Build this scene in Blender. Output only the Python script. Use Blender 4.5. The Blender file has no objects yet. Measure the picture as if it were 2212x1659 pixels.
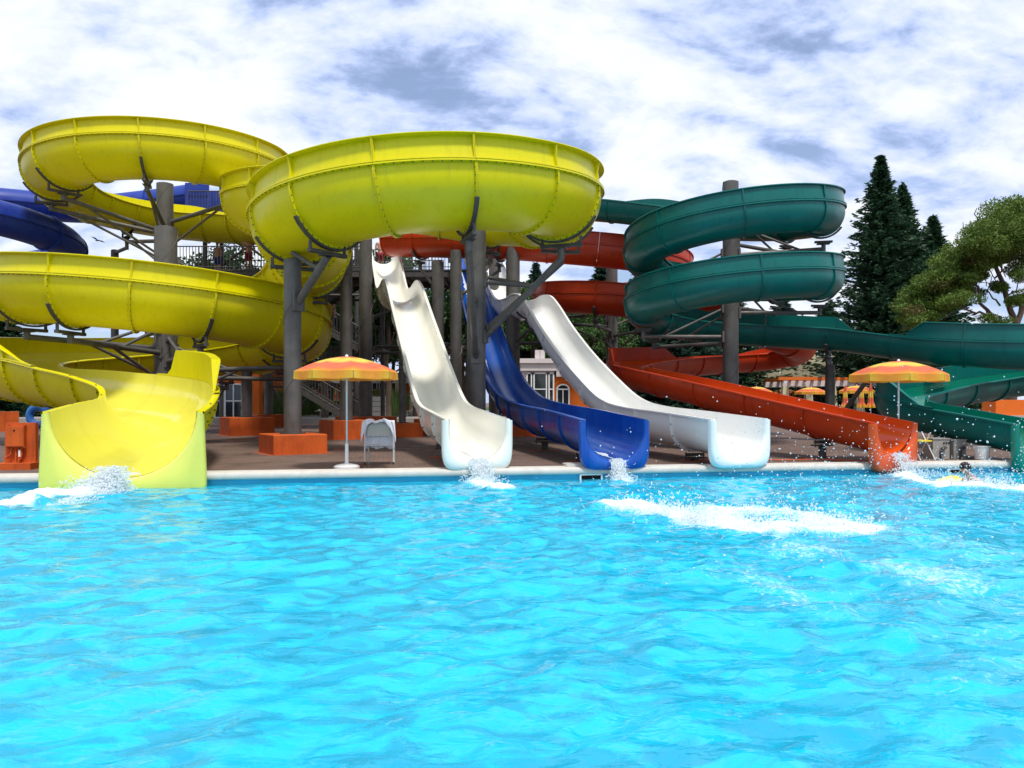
import bpy, math, random
import numpy as np
from mathutils import Vector, Matrix

# ------------------------------------------------------------------ camera, sky, sun
SC = bpy.context.scene
COL = SC.collection
R_ = math.radians
CAM_H = 1.30
cam_d = bpy.data.cameras.new("camera")
cam = bpy.data.objects.new("camera", cam_d)
COL.objects.link(cam)
cam.location = (0, 0, CAM_H)
cam.rotation_euler = (R_(90), 0, 0)
cam_d.sensor_width = 36
cam_d.lens = 36 * 1662 / 2212
cam_d.shift_y = 0.0165
cam_d.clip_start = 0.1
cam_d.clip_end = 2000
SC.camera = cam

SUN_EL, SUN_AZ = 64, 158          # azimuth clockwise from +Y (behind the camera, to its right)
world = bpy.data.worlds.new("World")
SC.world = world
world.use_nodes = True
wn, wl = world.node_tree.nodes, world.node_tree.links
wn.clear()


def nd(tree, typ, **kw):
    n = tree.nodes.new(typ)
    for k, v in kw.items():
        if k == 'inp':
            for a, b in v.items():
                n.inputs[a].default_value = b
        else:
            setattr(n, k, v)
    return n


def build_sky():
    t = world.node_tree
    L = t.links.new
    out = nd(t, 'ShaderNodeOutputWorld')
    bg = nd(t, 'ShaderNodeBackground', inp={'Strength': 0.12})
    L(bg.outputs[0], out.inputs[0])
    sky = nd(t, 'ShaderNodeTexSky', sky_type='NISHITA')
    sky.sun_disc = False
    sky.sun_elevation = R_(SUN_EL)
    sky.sun_rotation = R_(SUN_AZ)
    sky.air_density = 1.0
    sky.dust_density = 0.6
    sky.ozone_density = 2.0
    tc = nd(t, 'ShaderNodeTexCoord')
    sep = nd(t, 'ShaderNodeSeparateXYZ')
    L(tc.outputs['Generated'], sep.inputs[0])
    # direction -> a flat cloud layer
    zc = nd(t, 'ShaderNodeMath', operation='MAXIMUM', inp={1: 0.0})
    L(sep.outputs['Z'], zc.inputs[0])
    zp = nd(t, 'ShaderNodeMath', operation='ADD', inp={1: 0.42})
    L(zc.outputs[0], zp.inputs[0])
    dx = nd(t, 'ShaderNodeMath', operation='DIVIDE')
    dy = nd(t, 'ShaderNodeMath', operation='DIVIDE')
    L(sep.outputs['X'], dx.inputs[0]); L(zp.outputs[0], dx.inputs[1])
    L(sep.outputs['Y'], dy.inputs[0]); L(zp.outputs[0], dy.inputs[1])
    cmb = nd(t, 'ShaderNodeCombineXYZ')
    L(dx.outputs[0], cmb.inputs[0]); L(dy.outputs[0], cmb.inputs[1])
    mp = nd(t, 'ShaderNodeMapping')
    mp.inputs['Rotation'].default_value = (0, 0, R_(-24))
    mp.inputs['Location'].default_value = (3.9, 1.7, 0.0)
    mp.inputs['Scale'].default_value = (0.85, 1.25, 1.0)
    L(cmb.outputs[0], mp.inputs[0])
    n1 = nd(t, 'ShaderNodeTexNoise', inp={'Scale': 3.3, 'Detail': 10.0, 'Roughness': 0.57, 'Distortion': 0.35})
    L(mp.outputs[0], n1.inputs['Vector'])
    n2 = nd(t, 'ShaderNodeTexNoise', inp={'Scale': 9.0, 'Detail': 8.0, 'Roughness': 0.6, 'Distortion': 0.2})
    L(mp.outputs[0], n2.inputs['Vector'])
    # cover
    ad = nd(t, 'ShaderNodeMath', operation='MULTIPLY_ADD', inp={1: 0.36, 2: 0.0})
    L(n2.outputs['Fac'], ad.inputs[0])
    sm = nd(t, 'ShaderNodeMath', operation='MULTIPLY_ADD', inp={1: 0.78})
    L(n1.outputs['Fac'], sm.inputs[0]); L(ad.outputs[0], sm.inputs[2])
    cov = nd(t, 'ShaderNodeMapRange', interpolation_type='SMOOTHSTEP', inp={1: 0.44, 2: 0.545, 3: 0.34, 4: 1.0})
    L(sm.outputs[0], cov.inputs[0])
    # brightness inside the cloud
    br = nd(t, 'ShaderNodeMapRange', interpolation_type='SMOOTHSTEP', inp={1: 0.47, 2: 0.66})
    L(sm.outputs[0], br.inputs[0])
    cc = nd(t, 'ShaderNodeMixRGB')
    cc.inputs[1].default_value = (4.3, 5.4, 8.4, 1)
    cc.inputs[2].default_value = (7.9, 8.25, 8.7, 1)
    L(br.outputs[0], cc.inputs[0])
    mx = nd(t, 'ShaderNodeMixRGB')
    L(cov.outputs[0], mx.inputs[0]); L(sky.outputs[0], mx.inputs[1]); L(cc.outputs[0], mx.inputs[2])
    L(mx.outputs[0], bg.inputs['Color'])


build_sky()
sun_d = bpy.data.lights.new("sun", 'SUN')
sun_d.energy = 3.4
sun_d.angle = R_(9)
sun_d.color = (1.0, 0.96, 0.88)
sun = bpy.data.objects.new("sun", sun_d)
COL.objects.link(sun)
_az, _el = R_(SUN_AZ), R_(SUN_EL)
to_sun = Vector((math.sin(_az) * math.cos(_el), math.cos(_az) * math.cos(_el), math.sin(_el)))
sun.rotation_euler = to_sun.to_track_quat('Z', 'Y').to_euler()
SC.view_settings.view_transform = 'Standard'
SC.view_settings.look = 'None'
SC.view_settings.gamma = 1.0
SC.view_settings.exposure = 0.08
SC.cycles.use_denoising = True
SC.cycles.max_bounces = 7
SC.cycles.diffuse_bounces = 3
SC.cycles.glossy_bounces = 3
SC.cycles.transmission_bounces = 4
SC.cycles.volume_bounces = 0
SC.cycles.sample_clamp_indirect = 6.0

random.seed(7)
RNG = np.random.default_rng(11)


def at(px, py, Y):
    """point seen at a pixel of the 2212 px wide photograph, at real distance Y"""
    return Vector(((px - 1106) / 1662 * Y, Y, CAM_H + (866 - py) / 1662 * Y))


# ------------------------------------------------------------------ helpers
class MB:
    """collects faces for ONE mesh object"""

    def __init__(self):
        self.v, self.f, self.m = [], [], []

    def face(self, pts, mi=0):
        n = len(self.v)
        self.v.extend([tuple(p) for p in pts])
        self.f.append(tuple(range(n, n + len(pts))))
        self.m.append(mi)

    def grid(self, rows, mi=0, closed=False):
        n = len(self.v)
        w = len(rows[0])
        for r in rows:
            self.v.extend([tuple(p) for p in r])
        for i in range(len(rows) - 1):
            for j in range(w - 1 + (1 if closed else 0)):
                k = (j + 1) % w
                self.f.append((n + i * w + j, n + i * w + k, n + (i + 1) * w + k, n + (i + 1) * w + j))
                self.m.append(mi)

    def box(self, c, s, rz=0.0, mi=0, M=None):
        c = Vector(c)
        h = Vector(s) * 0.5
        cz, sz = math.cos(rz), math.sin(rz)
        P = []
        for z in (-1, 1):
            for y in (-1, 1):
                for x in (-1, 1):
                    a, b = x * h.x, y * h.y
                    p = Vector((a * cz - b * sz, a * sz + b * cz, z * h.z))
                    if M is not None:
                        p = M @ Vector((a, b, z * h.z))
                    P.append(c + p)
        for q in ((0, 2, 3, 1), (4, 5, 7, 6), (0, 1, 5, 4), (2, 6, 7, 3), (0, 4, 6, 2), (1, 3, 7, 5)):
            self.face([P[i] for i in q], mi)

    def bar(self, a, b, w, h, mi=0):
        """box beam from a to b, w wide (horizontal) and h tall"""
        a, b = Vector(a), Vector(b)
        d = b - a
        L = d.length
        t = d / L
        up = Vector((0, 0, 1)) if abs(t.z) < 0.95 else Vector((0, 1, 0))
        n = t.cross(up).normalized()
        u = n.cross(t)
        M = Matrix((t, n, u)).transposed()
        self.box((a + b) / 2, (L, w, h), mi=mi, M=M)

    def tube(self, pts, r, n=10, caps=True, mi=0):
        pts = [Vector(p) for p in pts]
        rr = r if isinstance(r, (list, tuple)) else [r] * len(pts)
        rows = []
        prev = None
        for i, p in enumerate(pts):
            if i == 0:
                t = pts[1] - p
            elif i == len(pts) - 1:
                t = p - pts[i - 1]
            else:
                t = (pts[i + 1] - p).normalized() + (p - pts[i - 1]).normalized()
            t.normalize()
            if prev is None:
                ref = Vector((0, 0, 1)) if abs(t.z) < 0.9 else Vector((1, 0, 0))
                x = t.cross(ref).normalized()
            else:
                x = (prev - t * prev.dot(t)).normalized()
            prev = x
            y = t.cross(x)
            rows.append([p + (x * math.cos(2 * math.pi * k / n) + y * math.sin(2 * math.pi * k / n)) * rr[i]
                         for k in range(n)])
        self.grid(rows, mi, closed=True)
        if caps:
            self.face(list(reversed(rows[0])), mi)
            self.face(rows[-1], mi)

    def lathe(self, prof, c=(0, 0, 0), n=16, mi=0):
        c = Vector(c)
        rows = [[c + Vector((r * math.cos(2 * math.pi * k / n), r * math.sin(2 * math.pi * k / n), z))
                 for k in range(n)] for r, z in prof]
        self.grid(rows, mi, closed=True)

    def build(self, name, mat, parent=None, smooth=True, angle=35, loc=None):
        me = bpy.data.meshes.new(name)
        me.from_pydata(self.v, [], self.f)
        mats = mat if isinstance(mat, (list, tuple)) else [mat]
        for m in mats:
            me.materials.append(m)
        if len(mats) > 1:
            me.polygons.foreach_set('material_index', self.m)
        o = link(name, me, parent)
        if loc is not None:
            o.location = loc
        if smooth:
            me.shade_smooth()
            try:
                me.set_sharp_from_angle(angle=R_(angle))
            except Exception:
                pass
        return o


def link(name, data, parent=None):
    o = bpy.data.objects.new(name, data)
    COL.objects.link(o)
    if parent is not None:
        o.parent = parent
    return o


def quads_mesh(name, V, nq, mats, mat_idx=None, smooth=False, tri=False):
    """fast mesh of loose quads (or tris); V is (nq*4,3)"""
    k = 3 if tri else 4
    me = bpy.data.meshes.new(name)
    me.vertices.add(nq * k)
    me.vertices.foreach_set('co', np.asarray(V, dtype=np.float32).ravel())
    me.loops.add(nq * k)
    me.loops.foreach_set('vertex_index', np.arange(nq * k, dtype=np.int32))
    me.polygons.add(nq)
    me.polygons.foreach_set('loop_start', np.arange(0, nq * k, k, dtype=np.int32))
    for m in mats:
        me.materials.append(m)
    if mat_idx is not None:
        me.polygons.foreach_set('material_index', np.asarray(mat_idx, dtype=np.int32))
    me.update(calc_edges=True)
    me.validate()
    return me


def tag(o, label=None, cat=None, group=None, kind=None):
    if label: o['label'] = label
    if cat: o['category'] = cat
    if group: o['group'] = group
    if kind: o['kind'] = kind
    return o


def thing(name, label, cat, loc=(0, 0, 0), rz=0.0, group=None):
    o = link(name, None)
    o.empty_display_size = 0.2
    o.location = loc
    o.rotation_euler = (0, 0, rz)
    return tag(o, label, cat, group)


def copy_tree(o, parent=None):
    c = o.copy()
    COL.objects.link(c)
    c.parent = parent
    for ch in [x for x in o.children]:
        copy_tree(ch, c)
    return c


# ------------------------------------------------------------------ materials
def mat(name, col, rough=0.5, spec=0.5, metal=0.0, var=0.0, vscale=3.0, bump=0.0, bscale=40.0,
        coat=0.0, rvar=0.0, col2=None, trans=0.0, stretch=None, streak=0.0):
    m = bpy.data.materials.new(name)
    m.use_nodes = True
    t = m.node_tree
    b = t.nodes['Principled BSDF']
    c = tuple(col) + (1,)
    b.inputs['Base Color'].default_value = c
    b.inputs['Roughness'].default_value = rough
    b.inputs['Specular IOR Level'].default_value = spec
    b.inputs['Metallic'].default_value = metal
    b.inputs['Coat Weight'].default_value = coat
    b.inputs['Coat Roughness'].default_value = 0.08
    L = t.links.new
    tc = nd(t, 'ShaderNodeTexCoord')
    src = tc.outputs['Object']
    if stretch:
        mp = nd(t, 'ShaderNodeMapping')
        mp.inputs['Scale'].default_value = stretch
        L(src, mp.inputs[0])
        src = mp.outputs[0]
    if var or col2:
        n = nd(t, 'ShaderNodeTexNoise', inp={'Scale': vscale, 'Detail': 6.0, 'Roughness': 0.62})
        L(src, n.inputs['Vector'])
        mr = nd(t, 'ShaderNodeMapRange', inp={1: 0.32, 2: 0.68})
        L(n.outputs['Fac'], mr.inputs[0])
        mx = nd(t, 'ShaderNodeMixRGB')
        mx.inputs[1].default_value = c
        c2 = col2 if col2 else tuple(max(0, x * (1 - var)) for x in col)
        mx.inputs[2].default_value = tuple(c2) + (1,)
        L(mr.outputs[0], mx.inputs[0])
        fin = mx.outputs[0]
        if streak:
            ms_ = nd(t, 'ShaderNodeMapping')
            ms_.inputs['Scale'].default_value = (3.2, 3.2, 0.35)
            L(tc.outputs['Object'], ms_.inputs[0])
            ns = nd(t, 'ShaderNodeTexNoise', inp={'Scale': 2.2, 'Detail': 7.0, 'Roughness': 0.7})
            L(ms_.outputs[0], ns.inputs['Vector'])
            sr = nd(t, 'ShaderNodeMapRange', inp={1: 0.52, 2: 0.78, 3: 1.0, 4: 1.0 - streak})
            L(ns.outputs['Fac'], sr.inputs[0])
            mm = nd(t, 'ShaderNodeMixRGB', blend_type='MULTIPLY', inp={0: 1.0})
            L(fin, mm.inputs[1]); L(sr.outputs[0], mm.inputs[2])
            fin = mm.outputs[0]
        L(fin, b.inputs['Base Color'])
        if rvar:
            rr = nd(t, 'ShaderNodeMapRange', inp={1: 0.3, 2: 0.7, 3: max(0.02, rough - rvar), 4: min(1, rough + rvar)})
            L(n.outputs['Fac'], rr.inputs[0])
            L(rr.outputs[0], b.inputs['Roughness'])
    if bump:
        n2 = nd(t, 'ShaderNodeTexNoise', inp={'Scale': bscale, 'Detail': 5.0})
        L(src, n2.inputs['Vector'])
        bp = nd(t, 'ShaderNodeBump', inp={'Strength': bump, 'Distance': 0.02})
        L(n2.outputs['Fac'], bp.inputs['Height'])
        L(bp.outputs[0], b.inputs['Normal'])
    return m


M = {}
M['yellow'] = mat('yellow_gelcoat', (0.71, 0.63, 0.002), 0.34, 0.30, var=0.08, vscale=0.8, bump=0.02, bscale=5, rvar=0.08, streak=0.18)
M['yellow_in'] = mat('yellow_wet_sheen_gelcoat', (0.78, 0.72, 0.09), 0.12, 0.5, var=0.10, vscale=0.9, rvar=0.06)  # paler than the shell: sky reflection and translucency put into the colour
M['yellow_plate'] = mat('pool_lit_yellow_gelcoat', (0.72, 0.72, 0.13), 0.30, 0.4, var=0.06, vscale=1.2)  # lime tint paints the light bounced up from the pool
M['cream'] = mat('cream_gelcoat', (0.86, 0.84, 0.74), 0.16, 0.5, var=0.07, vscale=0.8, rvar=0.07, stretch=(2.2, .35, .35))
M['white_slide'] = mat('white_gelcoat', (0.89, 0.885, 0.85), 0.16, 0.5, var=0.05, vscale=0.8, rvar=0.07, stretch=(2.2, .35, .35))
M['blue'] = mat('blue_gelcoat', (0.004, 0.045, 0.30), 0.20, 0.42, vscale=0.9, col2=(0.012, 0.10, 0.42), rvar=0.10, stretch=(3.5, .4, .4), streak=.2)
M['blue_tube'] = mat('blue_tube_gelcoat', (0.006, 0.025, 0.24), 0.45, 0.4, vscale=2.5, col2=(0.012, 0.045, 0.30), rvar=0.1)
M['red'] = mat('red_gelcoat', (0.50, 0.038, 0.006), 0.36, 0.28, vscale=1.6, col2=(0.42, 0.036, 0.005), rvar=0.1, bump=0.02, bscale=6, streak=.3)
M['red_in'] = mat('red_lit_gelcoat', (0.66, 0.085, 0.012), 0.14, 0.5, var=0.1, vscale=1.2)  # brighter copy of red: the lit look of the trough is in the colour
M['green_in'] = mat('green_lit_gelcoat', (0.003, 0.20, 0.13), 0.16, 0.5, var=0.1, vscale=1.2)  # lighter copy of green, painting the inner walls as lit
M['green'] = mat('green_gelcoat', (0.002, 0.135, 0.118), 0.32, 0.30, vscale=1.0, col2=(0.0015, 0.108, 0.096), rvar=0.08, bump=0.02, bscale=6, streak=.3)
M['steel'] = mat('galvanised_steel', (0.140, 0.132, 0.122), 0.55, 0.5, metal=0.25, vscale=2.2, col2=(0.095, 0.090, 0.084), rvar=0.12, bump=0.08, bscale=30, streak=.4)
M['steel_dark'] = mat('weathered_steel', (0.085, 0.082, 0.077), 0.6, 0.4, metal=0.2, vscale=4, col2=(0.06, 0.056, 0.052), rvar=0.1)
M['bolt'] = mat('bolt_steel', (0.10, 0.10, 0.08), 0.55, 0.4, metal=0.3)
M['orange'] = mat('orange_masonry_paint', (0.58, 0.105, 0.014), 0.7, 0.3, vscale=2.5, col2=(0.44, 0.07, 0.010), bump=0.25, bscale=30, streak=.45)
M['orange_flat'] = mat('orange_floor_paint', (0.42, 0.10, 0.035), 0.75, 0.3, vscale=6, col2=(0.22, 0.085, 0.05))
M['white'] = mat('white_plastic', (0.80, 0.80, 0.78), 0.4, 0.5, var=0.06, vscale=6)
M['white_metal'] = mat('white_painted_metal', (0.72, 0.74, 0.75), 0.35, 0.5, var=0.08, vscale=10)
M['alu'] = mat('aluminium_tube', (0.55, 0.60, 0.62), 0.35, 0.5, metal=0.6)
M['cloth_white'] = mat('white_cotton', (0.74, 0.76, 0.82), 0.9, 0.2, var=0.08, vscale=12, bump=0.3, bscale=14)
M['mesh_beige'] = mat('beige_sling_fabric', (0.55, 0.56, 0.50), 0.8, 0.2, var=0.08, vscale=30, bump=0.1, bscale=200)
M['concrete'] = mat('pale_concrete', (0.48, 0.46, 0.42), 0.85, 0.3, var=0.25, vscale=7, bump=0.25, bscale=60)
M['coping'] = mat('stone_coping', (0.62, 0.58, 0.52), 0.75, 0.35, vscale=3.5, col2=(0.50, 0.47, 0.42), bump=0.2, bscale=90)
M['dark'] = mat('dark_void', (0.012, 0.012, 0.012), 0.8, 0.2)
M['rubber'] = mat('black_rubber', (0.02, 0.02, 0.02), 0.6, 0.3)
M['glass'] = mat('window_glass', (0.02, 0.03, 0.03), 0.06, 0.6)
M['bld_orange'] = mat('orange_render', (0.62, 0.14, 0.018), 0.85, 0.25, vscale=0.8, col2=(0.54, 0.11, 0.014), bump=0.1, bscale=30)
M['bld_white'] = mat('white_render', (0.70, 0.64, 0.62), 0.85, 0.25, var=0.10, vscale=0.9, bump=0.08, bscale=30)
M['bld_cream'] = mat('cream_render', (0.62, 0.55, 0.36), 0.85, 0.25, var=0.12, vscale=1.0, bump=0.08, bscale=30)
M['bld_beige'] = mat('beige_panel', (0.42, 0.37, 0.24), 0.75, 0.3, var=0.12, vscale=0.7)
M['wood_orange'] = mat('orange_rafter', (0.66, 0.15, 0.02), 0.7, 0.3, var=0.15, vscale=5)
M['bark'] = mat('bark', (0.085, 0.058, 0.042), 0.9, 0.2, vscale=6, col2=(0.13, 0.095, 0.07), bump=0.6, bscale=18)
M['bark_pale'] = mat('pale_bark', (0.22, 0.16, 0.12), 0.9, 0.2, vscale=5, col2=(0.12, 0.08, 0.06), bump=0.5, bscale=18)
M['skin'] = mat('skin', (0.50, 0.27, 0.18), 0.55, 0.4, var=0.08, vscale=10)
M['hair'] = mat('dark_hair', (0.018, 0.012, 0.01), 0.6, 0.3)
M['shorts_blue'] = mat('blue_shorts', (0.02, 0.05, 0.22), 0.85, 0.2, var=0.1, vscale=15)
M['shorts_red'] = mat('red_shorts', (0.30, 0.03, 0.04), 0.85, 0.2, var=0.1, vscale=15)
M['float_yellow'] = mat('yellow_foam', (0.85, 0.66, 0.05), 0.6, 0.3)
M['play_blue'] = mat('blue_play_plastic', (0.02, 0.13, 0.42), 0.4, 0.5, var=0.1)
M['grey_board'] = mat('grey_boards', (0.17, 0.165, 0.165), 0.7, 0.3, var=0.2, vscale=4)
M['hose'] = mat('orange_hose', (0.55, 0.10, 0.02), 0.5, 0.4)
M['box_grey'] = mat('grey_cabinet', (0.36, 0.34, 0.31), 0.7, 0.3, var=0.15, vscale=6)


def leaf_mat(name, c1, c2, rough=0.55, c3=None):
    m = bpy.data.materials.new(name)
    m.use_nodes = True
    t = m.node_tree
    L = t.links.new
    b = t.nodes['Principled BSDF']
    b.inputs['Roughness'].default_value = rough
    b.inputs['Specular IOR Level'].default_value = 0.3
    tc = nd(t, 'ShaderNodeTexCoord')
    n = nd(t, 'ShaderNodeTexNoise', inp={'Scale': 0.9, 'Detail': 5.0, 'Roughness': 0.7})
    L(tc.outputs['Object'], n.inputs['Vector'])
    mr = nd(t, 'ShaderNodeMapRange', inp={1: 0.35, 2: 0.65})
    L(n.outputs['Fac'], mr.inputs[0])
    mx = nd(t, 'ShaderNodeMixRGB')
    mx.inputs[1].default_value = tuple(c1) + (1,)
    mx.inputs[2].default_value = tuple(c2) + (1,)
    L(mr.outputs[0], mx.inputs[0])
    L(mx.outputs[0], b.inputs['Base Color'])
    tr = nd(t, 'ShaderNodeBsdfTranslucent')
    L(mx.outputs[0], tr.inputs['Color'])
    ms = nd(t, 'ShaderNodeMixShader', inp={0: 0.25})
    L(b.outputs[0], ms.inputs[1]); L(tr.outputs[0], ms.inputs[2])
    L(ms.outputs[0], t.nodes['Material Output'].inputs[0])
    return m


M['needle'] = leaf_mat('conifer_needles', (0.016, 0.052, 0.026), (0.034, 0.085, 0.036))
M['needle_blue'] = leaf_mat('spruce_needles', (0.018, 0.055, 0.040), (0.035, 0.085, 0.052))
M['leaf'] = leaf_mat('broad_leaves', (0.035, 0.085, 0.018), (0.07, 0.14, 0.03))
M['leaf_dark'] = leaf_mat('dark_leaves', (0.02, 0.055, 0.016), (0.04, 0.09, 0.022))
M['pine'] = leaf_mat('pine_needles', (0.075, 0.145, 0.018), (0.15, 0.22, 0.035))
M['pine_dry'] = leaf_mat('dry_pine_needles', (0.13, 0.085, 0.025), (0.09, 0.09, 0.02))
M['reed'] = leaf_mat('reed_leaves', (0.05, 0.11, 0.025), (0.10, 0.16, 0.04))

# ------------------------------------------------------------------ the setting: ground, pool, water
PA = math.atan(0.1609)
PE = Vector((math.cos(PA), math.sin(PA), 0))       # along the far pool edge
PN = Vector((-math.sin(PA), math.cos(PA), 0))      # from the pool to the deck
PO = Vector((0, 14.495, 0))
U0, U1, W0 = -22.0, 24.0, -13.0
WATER_Z = -0.20


def pw(u, w, z=0.0):
    p = PO + PE * u + PN * w
    return Vector((p.x, p.y, z))


def edge_y(x):
    return 14.495 + 0.1609 * x


def paver_mat():
    m = bpy.data.materials.new('brick_pavers')
    m.use_nodes = True
    t = m.node_tree
    L = t.links.new
    b = t.nodes['Principled BSDF']
    tc = nd(t, 'ShaderNodeTexCoord')
    mp = nd(t, 'ShaderNodeMapping')
    mp.inputs['Rotation'].default_value = (0, 0, -PA)
    L(tc.outputs['Object'], mp.inputs[0])
    br = nd(t, 'ShaderNodeTexBrick', inp={'Scale': 1.0, 'Mortar Size': 0.006, 'Mortar Smooth': 0.2, 'Bias': 0.0,
                                          'Brick Width': 0.21, 'Row Height': 0.105})
    br.inputs['Color1'].default_value = (0.185, 0.110, 0.082, 1)
    br.inputs['Color2'].default_value = (0.125, 0.080, 0.062, 1)
    br.inputs['Mortar'].default_value = (0.060, 0.052, 0.046, 1)
    L(mp.outputs[0], br.inputs['Vector'])
    n = nd(t, 'ShaderNodeTexNoise', inp={'Scale': 0.55, 'Detail': 7.0, 'Roughness': 0.65})
    L(mp.outputs[0], n.inputs['Vector'])
    mr = nd(t, 'ShaderNodeMapRange', inp={1: 0.3, 2: 0.7, 3: 0.72, 4: 1.25})
    L(n.outputs['Fac'], mr.inputs[0])
    mx = nd(t, 'ShaderNodeMixRGB', blend_type='MULTIPLY', inp={0: 1.0})
    L(br.outputs['Color'], mx.inputs[1]); L(mr.outputs[0], mx.inputs[2])
    L(mx.outputs[0], b.inputs['Base Color'])
    rr = nd(t, 'ShaderNodeMapRange', interpolation_type='SMOOTHSTEP', inp={1: 0.36, 2: 0.46, 3: 0.22, 4: 0.82})
    L(n.outputs['Fac'], rr.inputs[0])
    L(rr.outputs[0], b.inputs['Roughness'])
    bp = nd(t, 'ShaderNodeBump', inp={'Strength': 0.5, 'Distance': 0.01})
    L(br.outputs['Fac'], bp.inputs['Height'])
    bp.invert = True
    L(bp.outputs[0], b.inputs['Normal'])
    return m


def build_ground():
    mb = MB()
    B = 420
    Z = 0.0
    q = lambda a, b, c, d: mb.face([pw(a, c, Z), pw(b, c, Z), pw(b, d, Z), pw(a, d, Z)])
    q(-B, B, 0.30, 45); q(-B, B, 45, B)
    q(-B, B, -B, W0 - 0.3)
    q(-B, U0 - 0.3, W0 - 0.3, 0.30); q(U1 + 0.3, B, W0 - 0.3, 0.30)
    tag(mb.build('paved_ground', paver_mat(), smooth=False), kind='structure')
    # lawn under the far trees
    g = mat('lawn', (0.035, 0.075, 0.018), 0.9, 0.2, vscale=1.5, col2=(0.06, 0.10, 0.03), bump=0.5, bscale=60)
    mb = MB()
    for a, b, c, d in ((-60, -14, 44, 110), (-14, 60, 62, 140), (16, 60, 34, 62)):
        n = 6
        mb.face([pw(a, c, .006 if a > 10 else .005), pw(b, c, .006 if a > 10 else .005), pw(b, d, .006 if a > 10 else .005), pw(a, d, .006 if a > 10 else .005)])
    tag(mb.build('lawn', g, smooth=False), kind='structure')


build_ground()


def build_coping():
    mb = MB()
    # rounded nose profile, section in (w, z), the nose overhangs the water by 5 cm
    prof = [(0.34, 0.0), (0.34, 0.035), (0.0, 0.030), (-0.035, 0.015), (-0.055, -0.02), (-0.055, -0.075), (-0.035, -0.10), (0.02, -0.105)]

    def side(p0, p1, out):
        d = (p1 - p0).normalized()
        n = int((p1 - p0).length / 0.25)
        rows = []
        for i in range(n + 1):
            p = p0.lerp(p1, i / n)
            rows.append([p + out * w + Vector((0, 0, z)) for w, z in prof])
        mb.grid(rows)
    side(pw(U0, 0), pw(U1, 0), PN)
    side(pw(U1, W0), pw(U0, W0), -PN)
    side(pw(U0, W0), pw(U0, 0), -PE)
    side(pw(U1, 0), pw(U1, W0), PE)
    tag(mb.build('pool_coping', M['coping'], smooth=True, angle=50), kind='structure')


build_coping()


def pool_mat():
    return mat('pool_membrane', (0.24, 0.84, 0.98), 0.6, 0.3, var=0.06, vscale=0.8), mat('blue_wall_membrane', (0.03, 0.40, 0.62), 0.35, 0.5, var=0.12, vscale=1.5)


POOL_D = -1.55


def build_pool():
    mb = MB()
    pm = list(pool_mat())
    a, b, c, d = pw(U0, W0), pw(U1, W0), pw(U1, 0.02), pw(U0, 0.02)
    z = Vector((0, 0, POOL_D)); t = Vector((0, 0, -0.1))
    mb.face([a + z, b + z, c + z, d + z])
    for p, q in ((a, b), (b, c), (c, d), (d, a)):
        mb.face([p + z, q + z, q + t, p + t], 1)
    tag(mb.build('pool_basin', pm, smooth=False), kind='structure')


build_pool()


def waves(u, w):
    rng = np.random.default_rng(5)
    h = np.zeros_like(u)
    for lam, amp, n in ((2.6, .009, 6), (1.5, .011, 10), (0.9, .0135, 16), (0.52, .0135, 22), (0.34, .0085, 26), (0.2, .0036, 30)):
        for _ in range(n):
            L = lam * rng.uniform(0.75, 1.3)
            th = rng.normal(math.pi / 2 + .25, 0.75)
            k = 2 * math.pi / L
            ph = rng.uniform(0, 6.28)
            # slow amplitude modulation keeps trains from repeating
            md = 0.55 + 0.45 * np.sin(u * rng.uniform(.2, .9) + rng.uniform(0, 6)) * np.sin(w * rng.uniform(.2, .9) + rng.uniform(0, 6))
            s = np.sin(k * (u * math.cos(th) + w * math.sin(th)) + ph)
            h += amp * 1.55 / math.sqrt(n) * md * (s + 0.28 * s * s)
    return h


def smooth_noise(u, w, scale, seed, octs=4):
    rng = np.random.default_rng(seed)
    out = np.zeros_like(u)
    a = 1.0
    tot = 0
    for o in range(octs):
        s = scale * 2 ** o
        G = rng.random((256, 256))
        x, y = u * s + 500, w * s + 500
        xi, yi = np.floor(x).astype(int), np.floor(y).astype(int)
        fx, fy = x - xi, y - yi
        fx, fy = fx * fx * (3 - 2 * fx), fy * fy * (3 - 2 * fy)
        g = lambda i, j: G[i % 256, j % 256]
        out += a * ((g(xi, yi) * (1 - fx) + g(xi + 1, yi) * fx) * (1 - fy) + (g(xi, yi + 1) * (1 - fx) + g(xi + 1, yi + 1) * fx) * fy)
        tot += a
        a *= 0.55
    return out / tot


def to_pool(x, y):
    dx, dy = x - PO.x, y - PO.y
    return dx * PE.x + dy * PE.y, dx * PN.x + dy * PN.y


# whitewater: (centre x, y, half length, half width, direction deg, strength)
def water_xy(px, py):
    d = (CAM_H - WATER_Z) * 1662 / (py - 866)
    return (px - 1106) / 1662 * d, d


FOAM = []


def foam_line(pts, wid, st):
    FOAM.append(([water_xy(*p) for p in pts], wid, st))


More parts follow.
